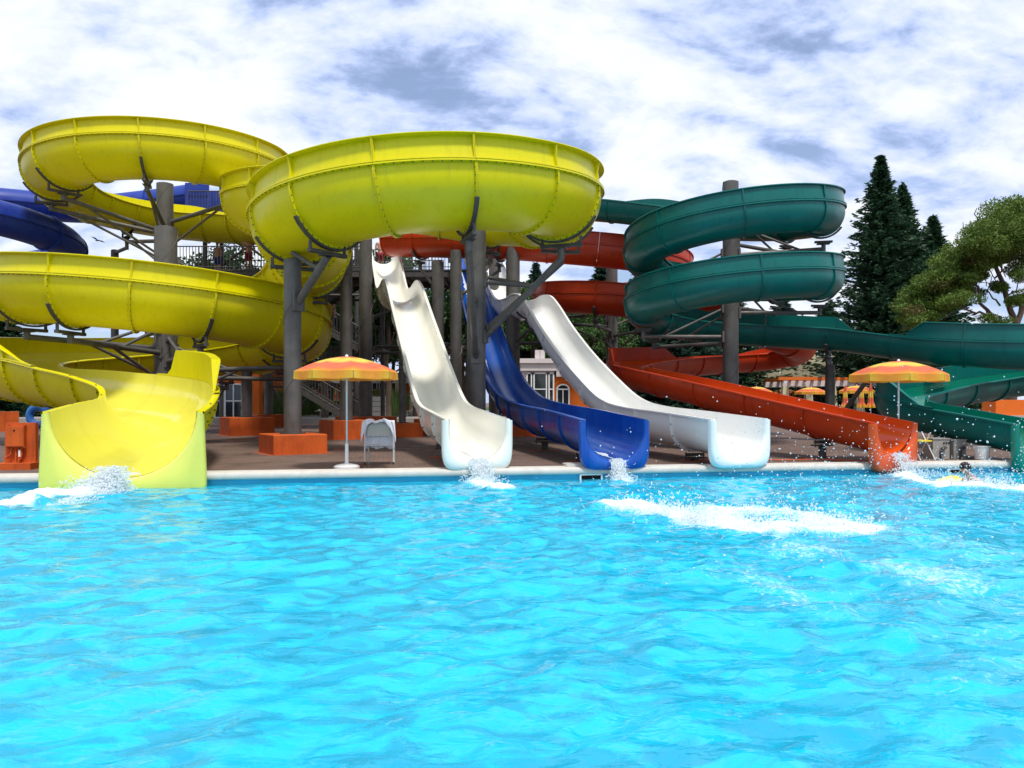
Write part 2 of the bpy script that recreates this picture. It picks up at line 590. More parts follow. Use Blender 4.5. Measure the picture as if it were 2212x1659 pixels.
foam_line([(240, 1066), (170, 1072), (90, 1082), (20, 1098), (-60, 1114)], .30, 1.0)
foam_line([(1030, 1048), (1060, 1056), (1085, 1064)], .26, .85)
foam_line([(1328, 1034), (1355, 1042)], .2, .7)
foam_line([(1325, 1100), (1430, 1112), (1520, 1128), (1620, 1146), (1740, 1148), (1840, 1150)], .44, .78)
foam_line([(1560, 1110), (1700, 1122), (1820, 1140)], .65, .55)
foam_line([(1700, 1190), (1900, 1225), (2050, 1270), (2200, 1310)], .80, .36)
foam_line([(1950, 1170), (2100, 1200), (2230, 1240)], .8, .34)
foam_line([(1450, 1260), (1600, 1230), (1750, 1330), (1950, 1310)], .55, .34)
foam_line([(1390, 1200), (1500, 1250)], .5, .3)
foam_line([(1950, 1030), (1985, 1042)], .3, .8)
foam_line([(2040, 1052), (2100, 1056), (2190, 1062)], .36, .95)
foam_line([(1500, 1420), (1750, 1440), (2000, 1400), (2200, 1430)], .6, .22)
foam_line([(1500, 1230), (1750, 1300), (2150, 1420)], 2.2, .24)
foam_line([(1450, 1640), (1470, 1560), (1700, 1540)], .3, .15)


def foam_field(u, w):
    X = PO.x + u * PE.x + w * PN.x
    Y = PO.y + u * PE.y + w * PN.y
    F = np.zeros_like(u)
    for pts, wid, st in FOAM:
        d = np.full_like(u, 1e9)
        for (ax, ay), (bx, by) in zip(pts[:-1], pts[1:]):
            vx, vy = bx - ax, by - ay
            L2 = vx * vx + vy * vy
            tt = np.clip(((X - ax) * vx + (Y - ay) * vy) / L2, 0, 1)
            d = np.minimum(d, np.hypot(X - ax - tt * vx, Y - ay - tt * vy))
        F = np.maximum(F, st * np.exp(-(d / wid) ** 2))
    return F


def water_mat():
    m = bpy.data.materials.new('pool_water')
    m.use_nodes = True
    t = m.node_tree
    L = t.links.new
    t.nodes.clear()
    out = nd(t, 'ShaderNodeOutputMaterial')
    tc = nd(t, 'ShaderNodeTexCoord')
    mp = nd(t, 'ShaderNodeMapping')
    mp.inputs['Rotation'].default_value = (0, 0, -PA)
    mp.inputs['Scale'].default_value = (0.75, 1.25, 1.0)
    L(tc.outputs['Object'], mp.inputs[0])
    n1 = nd(t, 'ShaderNodeTexNoise', inp={'Scale': 8.0, 'Detail': 3.0, 'Roughness': 0.5, 'Distortion': 0.8})
    L(mp.outputs[0], n1.inputs['Vector'])
    bp = nd(t, 'ShaderNodeBump', inp={'Strength': 0.42, 'Distance': 0.03})
    L(n1.outputs['Fac'], bp.inputs['Height'])
    # clear water, and a milky cyan for stirred bubbles and painted sky reflections
    gl = nd(t, 'ShaderNodeBsdfPrincipled')
    gl.inputs['Base Color'].default_value = (0.22, 0.82, 1.0, 1)
    gl.inputs['Roughness'].default_value = 0.015
    gl.inputs['IOR'].default_value = 1.333
    gl.inputs['Transmission Weight'].default_value = 1.0
    L(bp.outputs[0], gl.inputs['Normal'])
    mk = nd(t, 'ShaderNodeBsdfPrincipled')
    mk.inputs['Base Color'].default_value = (0.010, 0.615, 0.91, 1)
    mk.inputs['Roughness'].default_value = 0.04
    mk.inputs['IOR'].default_value = 1.333
    L(bp.outputs[0], mk.inputs['Normal'])
    ms = nd(t, 'ShaderNodeMixShader', inp={0: 0.35})
    at_ = nd(t, 'ShaderNodeAttribute', attribute_name='foam')
    bubbles = nd(t, 'ShaderNodeMath', operation='MULTIPLY_ADD', inp={1: 1.2, 2: 0.10})
    bubbles.use_clamp = True
    L(at_.outputs['Fac'], bubbles.inputs[0])
    # two-tone patches along the waves: cloud and sky reflections put into the colour
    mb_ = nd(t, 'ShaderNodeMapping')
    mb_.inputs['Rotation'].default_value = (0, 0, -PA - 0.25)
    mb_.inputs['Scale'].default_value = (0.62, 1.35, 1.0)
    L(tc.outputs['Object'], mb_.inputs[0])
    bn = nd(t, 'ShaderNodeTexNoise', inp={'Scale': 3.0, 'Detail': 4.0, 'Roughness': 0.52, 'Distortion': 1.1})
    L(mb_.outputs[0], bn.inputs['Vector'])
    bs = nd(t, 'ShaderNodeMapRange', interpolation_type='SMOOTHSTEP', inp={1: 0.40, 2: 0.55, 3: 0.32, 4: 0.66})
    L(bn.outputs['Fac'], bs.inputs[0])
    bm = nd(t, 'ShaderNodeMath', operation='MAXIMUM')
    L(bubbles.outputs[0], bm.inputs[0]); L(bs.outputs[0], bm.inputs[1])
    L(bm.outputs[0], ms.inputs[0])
    L(gl.outputs[0], ms.inputs[1]); L(mk.outputs[0], ms.inputs[2])
    # foam on top
    fn = nd(t, 'ShaderNodeTexNoise', inp={'Scale': 14.0, 'Detail': 10.0, 'Roughness': 0.75, 'Distortion': 1.2})
    L(tc.outputs['Object'], fn.inputs['Vector'])
    fs = nd(t, 'ShaderNodeMath', operation='ADD')
    L(at_.outputs['Fac'], fs.inputs[0]); L(fn.outputs['Fac'], fs.inputs[1])
    fr = nd(t, 'ShaderNodeMapRange', interpolation_type='SMOOTHSTEP', inp={1: 0.80, 2: 1.20})
    L(fs.outputs[0], fr.inputs[0])
    fm = nd(t, 'ShaderNodeBsdfPrincipled')
    fm.inputs['Base Color'].default_value = (0.86, 0.93, 0.96, 1)
    fm.inputs['Roughness'].default_value = 0.8
    ms2 = nd(t, 'ShaderNodeMixShader')
    L(fr.outputs[0], ms2.inputs[0]); L(ms.outputs[0], ms2.inputs[1]); L(fm.outputs[0], ms2.inputs[2])
    L(ms2.outputs[0], out.inputs[0])
    return m


def build_water():
    # rows get finer towards the near edge; columns even over the pool's middle, coarse at its ends
    wd = [0.0]
    while wd[-1] < -W0:
        d = wd[-1]
        wd.append(d + max(0.026, 0.075 - 0.0052 * d))
    w = -np.array(wd); w[-1] = W0
    u = np.concatenate([np.linspace(U0, -11.5, 24)[:-1], np.linspace(-11.5, 12.5, 521), np.linspace(12.5, U1, 24)[1:]])
    U, W = np.meshgrid(u, w)
    H = waves(U, W)
    F = foam_field(U, W)
    tn = smooth_noise(U, W, 2.2, 3, 5)
    H = H + np.clip(F, 0, 1.3) * (tn - 0.30) * 0.34
    # still water along the walls
    near = np.clip(-W / 0.8, 0.35, 1)
    H = H * near
    X = PO.x + U * PE.x + W * PN.x
    Y = PO.y + U * PE.y + W * PN.y
    V = np.stack([X, Y, WATER_Z + H], -1).reshape(-1, 3)
    ny, nx = U.shape
    idx = np.arange(ny * nx).reshape(ny, nx)
    Q = np.stack([idx[1:, :-1], idx[1:, 1:], idx[:-1, 1:], idx[:-1, :-1]], -1).reshape(-1, 4)
    me = bpy.data.meshes.new('water')
    me.vertices.add(len(V)); me.vertices.foreach_set('co', V.astype(np.float32).ravel())
    me.loops.add(Q.size); me.loops.foreach_set('vertex_index', Q.astype(np.int32).ravel())
    me.polygons.add(len(Q)); me.polygons.foreach_set('loop_start', np.arange(0, Q.size, 4, dtype=np.int32))
    me.update(calc_edges=True)
    a = me.attributes.new('foam', 'FLOAT', 'POINT')
    patch = smooth_noise(U, W, 1.3, 9, 4)
    a.data.foreach_set('value', (F * (0.45 + 1.1 * patch)).astype(np.float32).ravel())
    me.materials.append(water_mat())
    me.shade_smooth()
    o = link('water', me)
    tag(o, kind='structure')


build_water()


# ------------------------------------------------------------------ flumes
class Path:
    def __init__(self, pts, sub=14):
        P = np.array(pts, float)
        P = np.vstack([2 * P[0] - P[1], P, 2 * P[-1] - P[-2]])
        out = []
        for i in range(1, len(P) - 2):
            p0, p1, p2, p3 = P[i - 1], P[i], P[i + 1], P[i + 2]
            for k in range(sub):
                t = k / sub
                out.append(0.5 * ((2 * p1) + (-p0 + p2) * t + (2 * p0 - 5 * p1 + 4 * p2 - p3) * t ** 2 + (-p0 + 3 * p1 - 3 * p2 + p3) * t ** 3))
        out.append(P[-2])
        self.S = np.array(out)
        d = np.linalg.norm(np.diff(self.S[:, :3], axis=0), axis=1)
        self.L = np.concatenate([[0], np.cumsum(d)])
        self.len = self.L[-1]

    def val(self, s):
        s = min(max(s, 0), self.len)
        return np.array([np.interp(s, self.L, self.S[:, k]) for k in range(self.S.shape[1])])

    def frame(self, s):
        a, b = self.val(s - 0.06), self.val(s + 0.06)
        v = self.val(s)
        T = Vector(b[:3] - a[:3]).normalized()
        N = T.cross(Vector((0, 0, 1))).normalized()
        Up = N.cross(T)
        bk = R_(v[3])           # positive bank lifts the right side
        N, Up = N * math.cos(bk) + Up * math.sin(bk), Up * math.cos(bk) - N * math.sin(bk)
        return Vector(v[:3]), T, N, Up, max(0, v[4]), max(0, v[5])

    def nearest(self, x, y, z):
        d = (self.S[:, 0] - x) ** 2 + (self.S[:, 1] - y) ** 2 + 1.5 * (self.S[:, 2] - z) ** 2
        return self.L[int(np.argmin(d))]


def arc(c, R, a0, a1, z0, z1, n, bank=0, eL=0, eR=0):
    out = []
    for i in range(n + 1):
        t = i / n
        a = R_(a0 + (a1 - a0) * t)
        out.append((c[0] + R * math.cos(a), c[1] + R * math.sin(a), z0 + (z1 - z0) * t, bank, eL, eR))
    return out


class Flume:
    def __init__(self, root, pts, r, side, mt, sec, lip=0.08, th=0.03, ring=0.055, toplip=0.10, na=18, bolts=None,
                 bolt_r=0.016, bolt_gap=0.13, step=0.22, wall_lean=0.0, walls=(), mt_in=None):
        self.root, self.r, self.side, self.mt, self.th, self.lip = root, r, side, mt, th, lip
        self.p = Path(pts)
        self.n = max(2, round(self.p.len / sec))
        self.sec = self.p.len / self.n
        self.ring, self.toplip, self.na, self.step, self.lean = ring, toplip, na, step, wall_lean
        self.boltmb = MB()
        self.mts = [mt, mt_in or mt]
        self.walls = [(sd, self.p.nearest(*a), self.p.nearest(*b), h, r0, r1) for sd, a, b, h, r0, r1 in walls]
        self.bolt_r, self.bolt_gap = bolt_r, bolt_gap
        self.build()
        if bolts is not None and self.boltmb.f:
            b = self.boltmb.build('bolts', bolts, root, smooth=False)
            b['kind'] = 'stuff'

    def prof(self, rad):
        pts = [(-rad, 0.0)]
        for k in range(self.na + 1):
            a = -math.pi / 2 + math.pi * k / self.na
            pts.append((rad * math.sin(a), -self.side - rad * math.cos(a)))
        pts.append((rad, 0.0))
        return pts

    def frame(self, s):
        f = list(self.p.frame(s))
        for sd, a, b, h, r0, r1 in self.walls:
            k = max(0.0, min(1.0, (s - a) / r0, (b - s) / r1))
            i = 4 if sd == 'L' else 5
            f[i] = max(f[i], h * k)
        return f

    def joint(self, s):
        return round(s / self.sec) * self.sec

    def build(self):
        r, th, lip, ring = self.r, self.th, self.lip, self.ring
        inner, outer = self.prof(r), self.prof(r + th)
        ringp = self.prof(r + th + ring)
        for i in range(self.n):
            s0, s1 = i * self.sec + 0.003, (i + 1) * self.sec - 0.003
            k = max(3, int(self.sec / self.step))
            fr = [self.frame(s0 + (s1 - s0) * j / k) for j in range(k + 1)]
            mb = MB()
            at2 = lambda f, uv, dt=0.0: f[0] + f[2] * uv[0] + f[3] * uv[1] + f[1] * dt
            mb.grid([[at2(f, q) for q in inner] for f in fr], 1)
            mb.grid([[at2(f, q) for q in reversed(outer)] for f in fr])
            for sg in (-1, 1):
                e = [(sg * r, 0), (sg * (r + lip * .85), 0), (sg * (r + lip), -0.012), (sg * (r + lip), -0.045), (sg * (r + th), -0.05)]
                if sg < 0:
                    e = e[::-1]
                mb.grid([[at2(f, q) for q in e[::-1]] for f in fr])
            # joint flanges
            for f, dt in ((fr[0], 0.022), (fr[-1], -0.022)):
                rows = [[at2(f, q) for q in outer], [at2(f, q) for q in ringp], [at2(f, q, dt) for q in ringp], [at2(f, q, dt) for q in outer]]
                mb.grid(rows if dt > 0 else [x[::-1] for x in rows])
            mb.build('flume_section', self.mts, self.root, angle=32)
            # raised walls
            for sg, ei in ((-1, 4), (1, 5)):
                if max(f[ei] for f in fr) < 0.03:
                    continue
                wm = MB()
                rows_i, rows_o, rows_b, rows_t = [], [], [], []
                for f in fr:
                    h = max(f[ei], 0.02)
                    tl = self.toplip * min(1, h / 0.3)
                    l0 = self.lean * h
                    z0 = 0.006
                    rows_i.append([at2(f, (sg * r, z0)), at2(f, (sg * (r + l0), h))])
                    rows_o.append([at2(f, (sg * (r + th + l0), h - .03)), at2(f, (sg * (r + th), z0 + .03))])
                    rows_b.append([at2(f, (sg * (r + th), z0 + .03)), at2(f, (sg * (r + lip), z0 + .03)), at2(f, (sg * (r + lip), z0)), at2(f, (sg * r, z0))])
                    rows_t.append([at2(f, (sg * (r + l0), h)), at2(f, (sg * (r + l0 + tl * .9), h)), at2(f, (sg * (r + l0 + tl), h - .01)), at2(f, (sg * (r + l0 + tl), h - .03)), at2(f, (sg * (r + l0 + th), h - .03))])
                fl = (lambda R: R) if sg > 0 else (lambda R: [x[::-1] for x in R])
                for Rw in (rows_i, rows_o, rows_b, rows_t):
                    wm.grid(fl(Rw))
                for f, dt in ((fr[0], 0.018), (fr[-1], -0.018)):
                    h = max(f[ei], 0.02)
                    tl = self.toplip * min(1, h / 0.3)
                    l0 = self.lean * h
                    q = [(sg * r, .006), (sg * (r + lip * .8), .02), (sg * (r + l0 * .5 + (lip * .7)), h * .45), (sg * (r + l0 + tl * .95), h - .004), (sg * (r + l0), h)]
                    a = [at2(f, x) for x in q]
                    b = [at2(f, x, dt) for x in q]
                    wm.face(a); wm.face(b[::-1])
                    wm.grid([a, b])
                wm.build('wall_panel', self.mt, self.root, angle=32)
            # bolts on both faces of the joint
            if i > 0:
                f = fr[0]
                rr = r + th + ring * 0.62
                nb = max(6, int(math.pi * rr / self.bolt_gap))
                for j in range(nb + 1):
                    a = -math.pi / 2 + math.pi * j / nb
                    for dt in (0.026, -0.032):
                        c = at2(f, (rr * math.sin(a), -self.side - rr * math.cos(a)), dt)
                        self.bolt(c, f[1])
            # bolts along the seam of a raised wall
            for sg, ei in ((-1, 4), (1, 5)):
                if max(f[ei] for f in fr) > 0.2:
                    for j in range(int(self.sec / 0.16)):
                        f = self.p.frame(s0 + 0.08 + j * 0.16)
                        self.bolt(at2(f, (sg * (r + th + (lip - th) * .6), -0.055)), f[3])

    def bolt(self, c, ax):
        b = self.bolt_r
        x = ax.cross(Vector((0.3, 0.5, 0.8))).normalized() * b
        y = ax.cross(x).normalized() * b
        z = ax * b * 0.9
        m = self.boltmb
        P = [c + x, c + y, c - x, c - y]
        n = len(m.v)
        m.v.extend([tuple(p) for p in P] + [tuple(c + z), tuple(c - z)])
        for k in range(4):
            m.f.append((n + k, n + (k + 1) % 4, n + 4)); m.m.append(0)
            m.f.append((n + (k + 1) % 4, n + k, n + 5)); m.m.append(0)


def exit_plate(fl, hw, bot, mt, p=7.0, a_max=80, thick=0.10, flare=0.0):
    """the moulded end of a flume: a plate with the trough cut out of it"""
    f = fl.p.frame(fl.p.len - 0.001)
    c, T = f[0], f[1]
    Th = Vector((T.x, T.y, 0)).normalized()
    N = Th.cross(Vector((0, 0, 1)))
    Up = Vector((0, 0, 1))
    n = 48
    rows = []
    for i in range(n + 1):
        t = i / n
        # inner edge follows the trough
        Ltot = 2 * fl.side + math.pi * fl.r
        l = t * Ltot
        if l < fl.side:
            iu, iv = -fl.r, -l
        elif l > Ltot - fl.side:
            iu, iv = fl.r, -(Ltot - l)
        else:
            a = -math.pi / 2 + (l - fl.side) / fl.r
            iu, iv = fl.r * math.sin(a), -fl.side - fl.r * math.cos(a)
        a = R_(-a_max + 2 * a_max * t)
        sa, ca = abs(math.sin(a)), max(1e-4, math.cos(a))
        rho = ((sa / hw) ** p + (ca / bot) ** p) ** (-1 / p)
        ou, ov = rho * math.sin(a), -rho * math.cos(a)
        if flare:
            ou *= 1 + flare * (-ov / bot)
        row = []
        dv = Vector((ou - iu, ov - iv, 0))
        L = dv.length
        e = dv / L
        for off, dt in ((0.0, -0.03), (0.012, 0.02), (0.045, 0.055), (L * .5, 0.062), (L - .06, 0.055), (L - .02, 0.03), (L, -.01), (L, -thick)):
            q = (iu + e.x * off, iv + e.y * off)
            row.append(c + N * q[0] + Up * q[1] + Th * dt)
        rows.append(row)
    mb = MB()
    mb.grid(rows)
    # shoulders
    for row in (rows[0], rows[-1]):
        mb.face([row[k] for k in range(len(row))] if row is rows[0] else [row[k] for k in range(len(row))][::-1])
    return mb.build('exit_plate', mt, fl.root, angle=60)

# ------------------------------------------------------------------ the slides
CC = (-11.7, 26.0)       # column inside the lower yellow helix
C2 = (-14.57, 32.3)      # column inside the upper yellow turn
BC = (-2.32, 21.68)      # middle of the yellow bowl turn
EC = (4.03, 31.0)        # column inside the red helix
FC = (6.62, 23.3)        # column inside the green helix
GRP = 'water slides ending at the pool'

yellow = thing('water_slide', 'huge yellow open raft slide winding round two tall columns', 'water slide', (0, 0, 0), group=GRP)
yp = [(-10.3, 39.0, 12.0, 0, .5, 0), (-10.6, 35.5, 11.4, -3, .5, 0)]
yp += arc(C2, 3.95, 5, -262, 10.98, 10.02, 14, -6, .58, 0)
yp += [(-13.4, 36.3, 9.9, -2, .4, 0), (-11.6, 35.6, 9.7, -3, .3, .1), (-10.3, 34.1, 9.5, 0, .1, .4), (-9.95, 32.2, 9.25, 3, 0, .55), (-10.0, 30.4, 9.02, 6, 0, .58), (-9.6, 28.8, 8.82, 7, 0, .60),
       (-8.2, 27.5, 8.65, 6, 0, .60), (-6.2, 26.7, 8.5, 2, .1, .5), (-4.3, 26.0, 8.22, -3, .4, .2)]
bz = ((100, 7.95), (75, 7.68), (50, 7.40), (25, 7.15), (0, 6.95), (-25, 6.79), (-45, 6.66), (-68, 6.54), (-90, 6.42), (-112, 6.30), (-135, 6.18), (-160, 6.06), (-183, 5.98))
yp += [(BC[0] + 3.65 * math.cos(R_(q)), BC[1] + 3.65 * math.sin(R_(q)), z, -7, .60, 0) for q, z in bz]
yp += [(-6.05, 22.9, 5.95, -3, .4, .1), (-6.35, 24.2, 5.91, 0, .1, .5), (-6.95, 25.7, 5.86, 5, 0, .55), (-7.8, 27.2, 5.8, 6, 0, .55), (-8.9, 28.6, 5.73, 6, 0, .55)]
yp += arc(CC, 4.25, 74, 180, 5.68, 5.15, 5, 6, 0, .55) + arc(CC, 4.25, 200, 594, 5.0, 2.42, 19, 6, 0, .55)
yp += [(-12.75, 21.75, 2.28, 3, 0, .1), (-11.5, 20.95, 2.12, 0, 0, 0), (-10.1, 20.1, 1.93, -3, 0, 0), (-8.85, 19.0, 1.72, -5, 0, 0),
       (-8.05, 17.6, 1.50, -5, 0, 0), (-7.55, 16.3, 1.38, -3, 0, 0), (-7.05, 14.7, 1.24, 0, 0, 0), (-6.57, 13.05, 1.12, 0, 0, 0)]
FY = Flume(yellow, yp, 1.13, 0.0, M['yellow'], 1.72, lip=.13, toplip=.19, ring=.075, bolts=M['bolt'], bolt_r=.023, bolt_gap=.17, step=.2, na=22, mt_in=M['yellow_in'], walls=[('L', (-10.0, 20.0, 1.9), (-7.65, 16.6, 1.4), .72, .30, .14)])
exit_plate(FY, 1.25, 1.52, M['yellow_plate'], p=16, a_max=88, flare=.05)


def straight(x0, y0, k, zs, **kw):
    return [(x0 + k * (y - y0), y, z, 0, 0, 0) for y, z in reversed(zs)]


white_l = thing('water_slide', 'cream white straight slide with a kink, beside the striped umbrella', 'water slide', group=GRP)
FW1 = Flume(white_l, straight(-.66, 14.5, -.262, [(14.42, .96), (16.4, 1.09), (17.8, 1.20), (18.7, 1.42), (20, 2.05), (22, 3.15), (24, 4.25), (25.4, 5.05), (26.4, 5.45),
            (27.2, 5.55), (28.4, 5.50), (29.4, 5.62), (30.2, 6.05), (31.3, 6.85), (32.4, 7.6), (33.2, 8.0), (34.6, 8.12)]),
            .535, .25, M['cream'], 1.75, lip=.085, ring=.05, bolts=M['bolt'], bolt_r=.02, bolt_gap=.24, step=.14)
exit_plate(FW1, .675, .97, M['cream'], p=6.5, a_max=87.5)
blue = thing('water_slide', 'dark blue straight speed slide with worn pale streaks, between the two white slides', 'water slide', group=GRP)
FB = Flume(blue, straight(1.96, 14.85, -.206, [(14.75, .94), (17.5, 1.10), (20, 1.20), (22, 1.33), (23.3, 1.5), (25, 1.92), (26.5, 2.5), (28, 3.3), (29.8, 4.45), (31.5, 5.62),
           (33, 6.7), (35, 8.2), (36.4, 9.1), (38, 9.3)]), 0.575, .22, M['blue'], 1.9, lip=.085, ring=.04, bolts=None, step=.16)
exit_plate(FB, .70, .96, M['blue'], p=6.5, a_max=87.5)
white_r = thing('water_slide', 'bright white straight slide with a kink, between blue and red slides', 'water slide', group=GRP)
FW2 = Flume(white_r, straight(4.46, 15.2, -.307, [(15.1, .95), (17.3, 1.08), (19, 1.17), (20.2, 1.34), (21.3, 1.75), (23.3, 2.72), (25, 3.72), (26.2, 4.55), (27.0, 5.0),
            (27.8, 5.15), (28.8, 5.12), (29.9, 5.25), (30.8, 5.75), (31.8, 6.55), (32.9, 7.35), (33.8, 7.85), (35, 8.05)]),
            .535, .25, M['white_slide'], 1.75, lip=.085, ring=.05, bolts=M['bolt'], bolt_r=.02, bolt_gap=.24, step=.14)
exit_plate(FW2, .675, .97, M['white_slide'], p=6.5, a_max=87.5)

def running_water(fl, y0, y1, u0, w, seed, n=70):
    rng = np.random.default_rng(seed)
    a = fl.p.L[int(np.argmin(abs(fl.p.S[:, 1] - y1)))]
    b = fl.p.L[int(np.argmin(abs(fl.p.S[:, 1] - y0)))]
    rows = []
    for i in range(n + 1):
        t = i / n
        f = fl.p.frame(a + (b - a) * t)
        ww = w * math.sin(math.pi * min(1, t * 1.02 + .01)) ** .6 * (.55 + .45 * math.sin(9 * t + seed)) + .012
        l = u0 - ww * (.6 + .4 * rng.random()); r = u0 + ww * rng.random() * .8
        row = []
        for q in (l, (l + r) / 2, r):
            q = max(-.9 * fl.r, min(.9 * fl.r, q))
            row.append(f[0] + f[2] * q + f[3] * (-fl.side - math.sqrt(fl.r ** 2 - q * q) + .008))
        rows.append(row)
    mb = MB(); mb.grid(rows)
    o = mb.build('running_water', M['wet_white'], fl.root)
    o['kind'] = 'stuff'


M['wet_white'] = mat('aerated_water_film', (0.80, 0.86, 0.92), .25, .5, var=.2, vscale=8)
running_water(FB, 23.0, 27.2, .22, .07, 1); running_water(FB, 27.6, 31.5, .10, .06, 2); running_water(FB, 31, 35.5, .12, .09, 3); running_water(FB, 15.0, 16.2, -.05, .10, 4, 30)
running_water(FW1, 14.6, 16.0, .0, .12, 5, 30)  # pale center strip stands in for the specular highlight on the cream trough

red = thing('water_slide', 'orange red open spiral slide coming round behind the right white slide', 'water slide', group=GRP)
rp = [(-5.0, 31.9, 8.0, 0, 0, .4), (-2.6, 30.1, 7.6, 2, 0, .42), (0, 28.95, 7.3, 3, 0, .42), (2.2, 28.5, 7.05, 4, 0, .42)]
rp += arc(EC, 2.6, -90, 270, 6.85, 5.1, 16, 5, 0, .42)
rp += [(5.2, 28.3, 4.95, 4, 0, .42), (7.0, 28.0, 4.5, 3, 0, .4), (8.8, 27.8, 4.0, 4, 0, .3), (10.2, 28.2, 3.62, 6, 0, .35), (10.9, 29.3, 3.4, 6, 0, .3), (10.2, 30.4, 3.22, 4, 0, .2),
       (8.9, 30.2, 3.10, 0, 0, 0), (7.5, 29.1, 2.98, 0, 0, 0), (5.9, 27.5, 2.80, 0, 0, 0), (4.75, 26.2, 2.66, 3, 0, 0), (3.85, 25.1, 2.53, 6, 0, 0), (3.62, 24.1, 2.42, 5, 0, 0),
       (3.95, 23.0, 2.27, 2, 0, 0), (5.0, 21.0, 1.90, 0, 0, 0), (6.2, 18.8, 1.45, 0, 0, 0), (7.2, 16.9, 1.08, 0, 0, 0), (7.83, 15.72, .86, 0, 0, 0)]
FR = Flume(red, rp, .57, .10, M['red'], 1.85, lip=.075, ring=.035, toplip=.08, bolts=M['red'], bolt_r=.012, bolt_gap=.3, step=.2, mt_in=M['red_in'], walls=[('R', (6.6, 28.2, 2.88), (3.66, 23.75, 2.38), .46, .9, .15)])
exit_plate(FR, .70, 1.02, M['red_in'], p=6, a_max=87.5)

green = thing('water_slide', 'dark green open spiral slide looping twice round a grey column', 'water slide', group=GRP)
gp = [(-3.4, 30.9, 9.5, 0, .1, 0), (0.0, 29.2, 8.95, 0, .1, 0), (3.04, 27.5, 8.42, 0, .1, 0), (4.9, 26.45, 7.95, -3, .4, 0)]
gp += arc(FC, 2.6, 85, -270, 7.45, 5.46, 16, -5, .42, 0)
gp += arc(FC, 2.6, -290, -625, 5.36, 3.98, 15, -5, .42, 0)
gp += [(8.3, 25.75, 3.82, -2, 0, 0), (9.7, 25.2, 3.68, 0, 0, 0), (10.6, 24.7, 3.58, 0, 0, 0), (11.9, 23.5, 3.25, 2, 0, 0), (13.1, 22.1, 2.97, 4, 0, 0),
       (14.8, 21.1, 2.80, 6, 0, .0), (16.8, 21.2, 2.62, 6, 0, .45), (17.9, 22.6, 2.45, 6, 0, .45), (17.0, 24.0, 2.28, 5, 0, .45), (15.2, 23.9, 2.06, 3, 0, .45),
       (13.2, 22.7, 1.83, 2, 0, .45), (11.5, 21.4, 1.62, 3, 0, .45), (10.3, 20.3, 1.47, 6, 0, .45), (9.95, 19.3, 1.33, 5, 0, .45), (10.2, 18.3, 1.16, 0, 0, 0), (10.65, 17.2, .98, 0, 0, 0), (11.05, 16.2, .82, 0, 0, 0)]
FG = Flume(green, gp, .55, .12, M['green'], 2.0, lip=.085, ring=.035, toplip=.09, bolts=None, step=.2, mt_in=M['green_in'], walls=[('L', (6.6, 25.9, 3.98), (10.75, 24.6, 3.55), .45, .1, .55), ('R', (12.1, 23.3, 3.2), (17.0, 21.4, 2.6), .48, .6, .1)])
exit_plate(FG, .66, 1.05, M['green_in'], p=6, a_max=87.5)


def tube_slide():
    root = thing('tube_slide', 'closed dark blue tube slide coiling beyond the yellow slide', 'water slide')
    c = (-23.6, 33.0)
    pts = [(-16.4, 39.6, 11.75, 0, 0, 0), (-19.0, 39.9, 11.5, 0, 0, 0), (-21.8, 39.3, 11.1, 0, 0, 0)]
    pts += arc(c, 4.0, 108, 270, 10.8, 8.95, 8) + arc(c, 4.0, 290, 560, 8.8, 7.0, 12)
    p = Path(pts)
    n = round(p.len / 2.4)
    sec = p.len / n
    r = .70
    for i in range(n):
        s0, s1 = i * sec + .003, (i + 1) * sec - .003
        fr = [p.frame(s0 + (s1 - s0) * j / 9) for j in range(10)]
        at2 = lambda f, u, v, dt=0: f[0] + f[2] * u + f[3] * v + f[1] * dt
        for half in (0, 1):
            mb = MB()
            A = [(math.pi * k / 14) + (math.pi if half else 0) for k in range(15)]
            mb.grid([[at2(f, r * math.cos(a), r * math.sin(a)) for a in A] for f in fr])
            for f, dt in ((fr[0], .03), (fr[-1], -.03)):
                rows = [[at2(f, q * math.cos(a), q * math.sin(a), d) for a in A] for q, d in ((r, 0), (r + .07, 0), (r + .07, dt), (r, dt))]
                mb.grid(rows)
            zz = -.004 if half else .004
            for sg in (-1, 1):
                mb.grid([[at2(f, sg * r, zz), at2(f, sg * (r + .07), zz), at2(f, sg * (r + .07), zz * 6), at2(f, sg * r, zz * 6)] for f in fr])
            mb.build('lower_shell' if half else 'upper_shell', M['blue_tube'], root, angle=40)
    # the square start tub on the tower deck
    mb = MB()
    mb.box((-15.9, 39.6, 11.05), (1.2, 1.55, .10)); mb.box((-15.9, 38.85, 11.65), (1.2, .08, 1.3)); mb.box((-15.9, 40.35, 11.65), (1.2, .08, 1.3))
    mb.build('start_tub', M['blue_tube'], root, smooth=False)
    return p


TUBE = tube_slide()


# ------------------------------------------------------------------ columns and the arms that carry the flumes
def spiral(mb, c, r, z0, z1, pitch=2.1, ph=0.0, w=.012):
    n = int((z1 - z0) / pitch * 22)
    pts = []
    for i in range(n + 1):
        z = z0 + (z1 - z0) * i / n
        a = ph + 2 * math.pi * (z - z0) / pitch
        pts.append((c[0] + (r + .002) * math.cos(a), c[1] + (r + .002) * math.sin(a), z))
    mb.tube(pts, w, 4, caps=False)


BLOCK_RZ = R_(33)


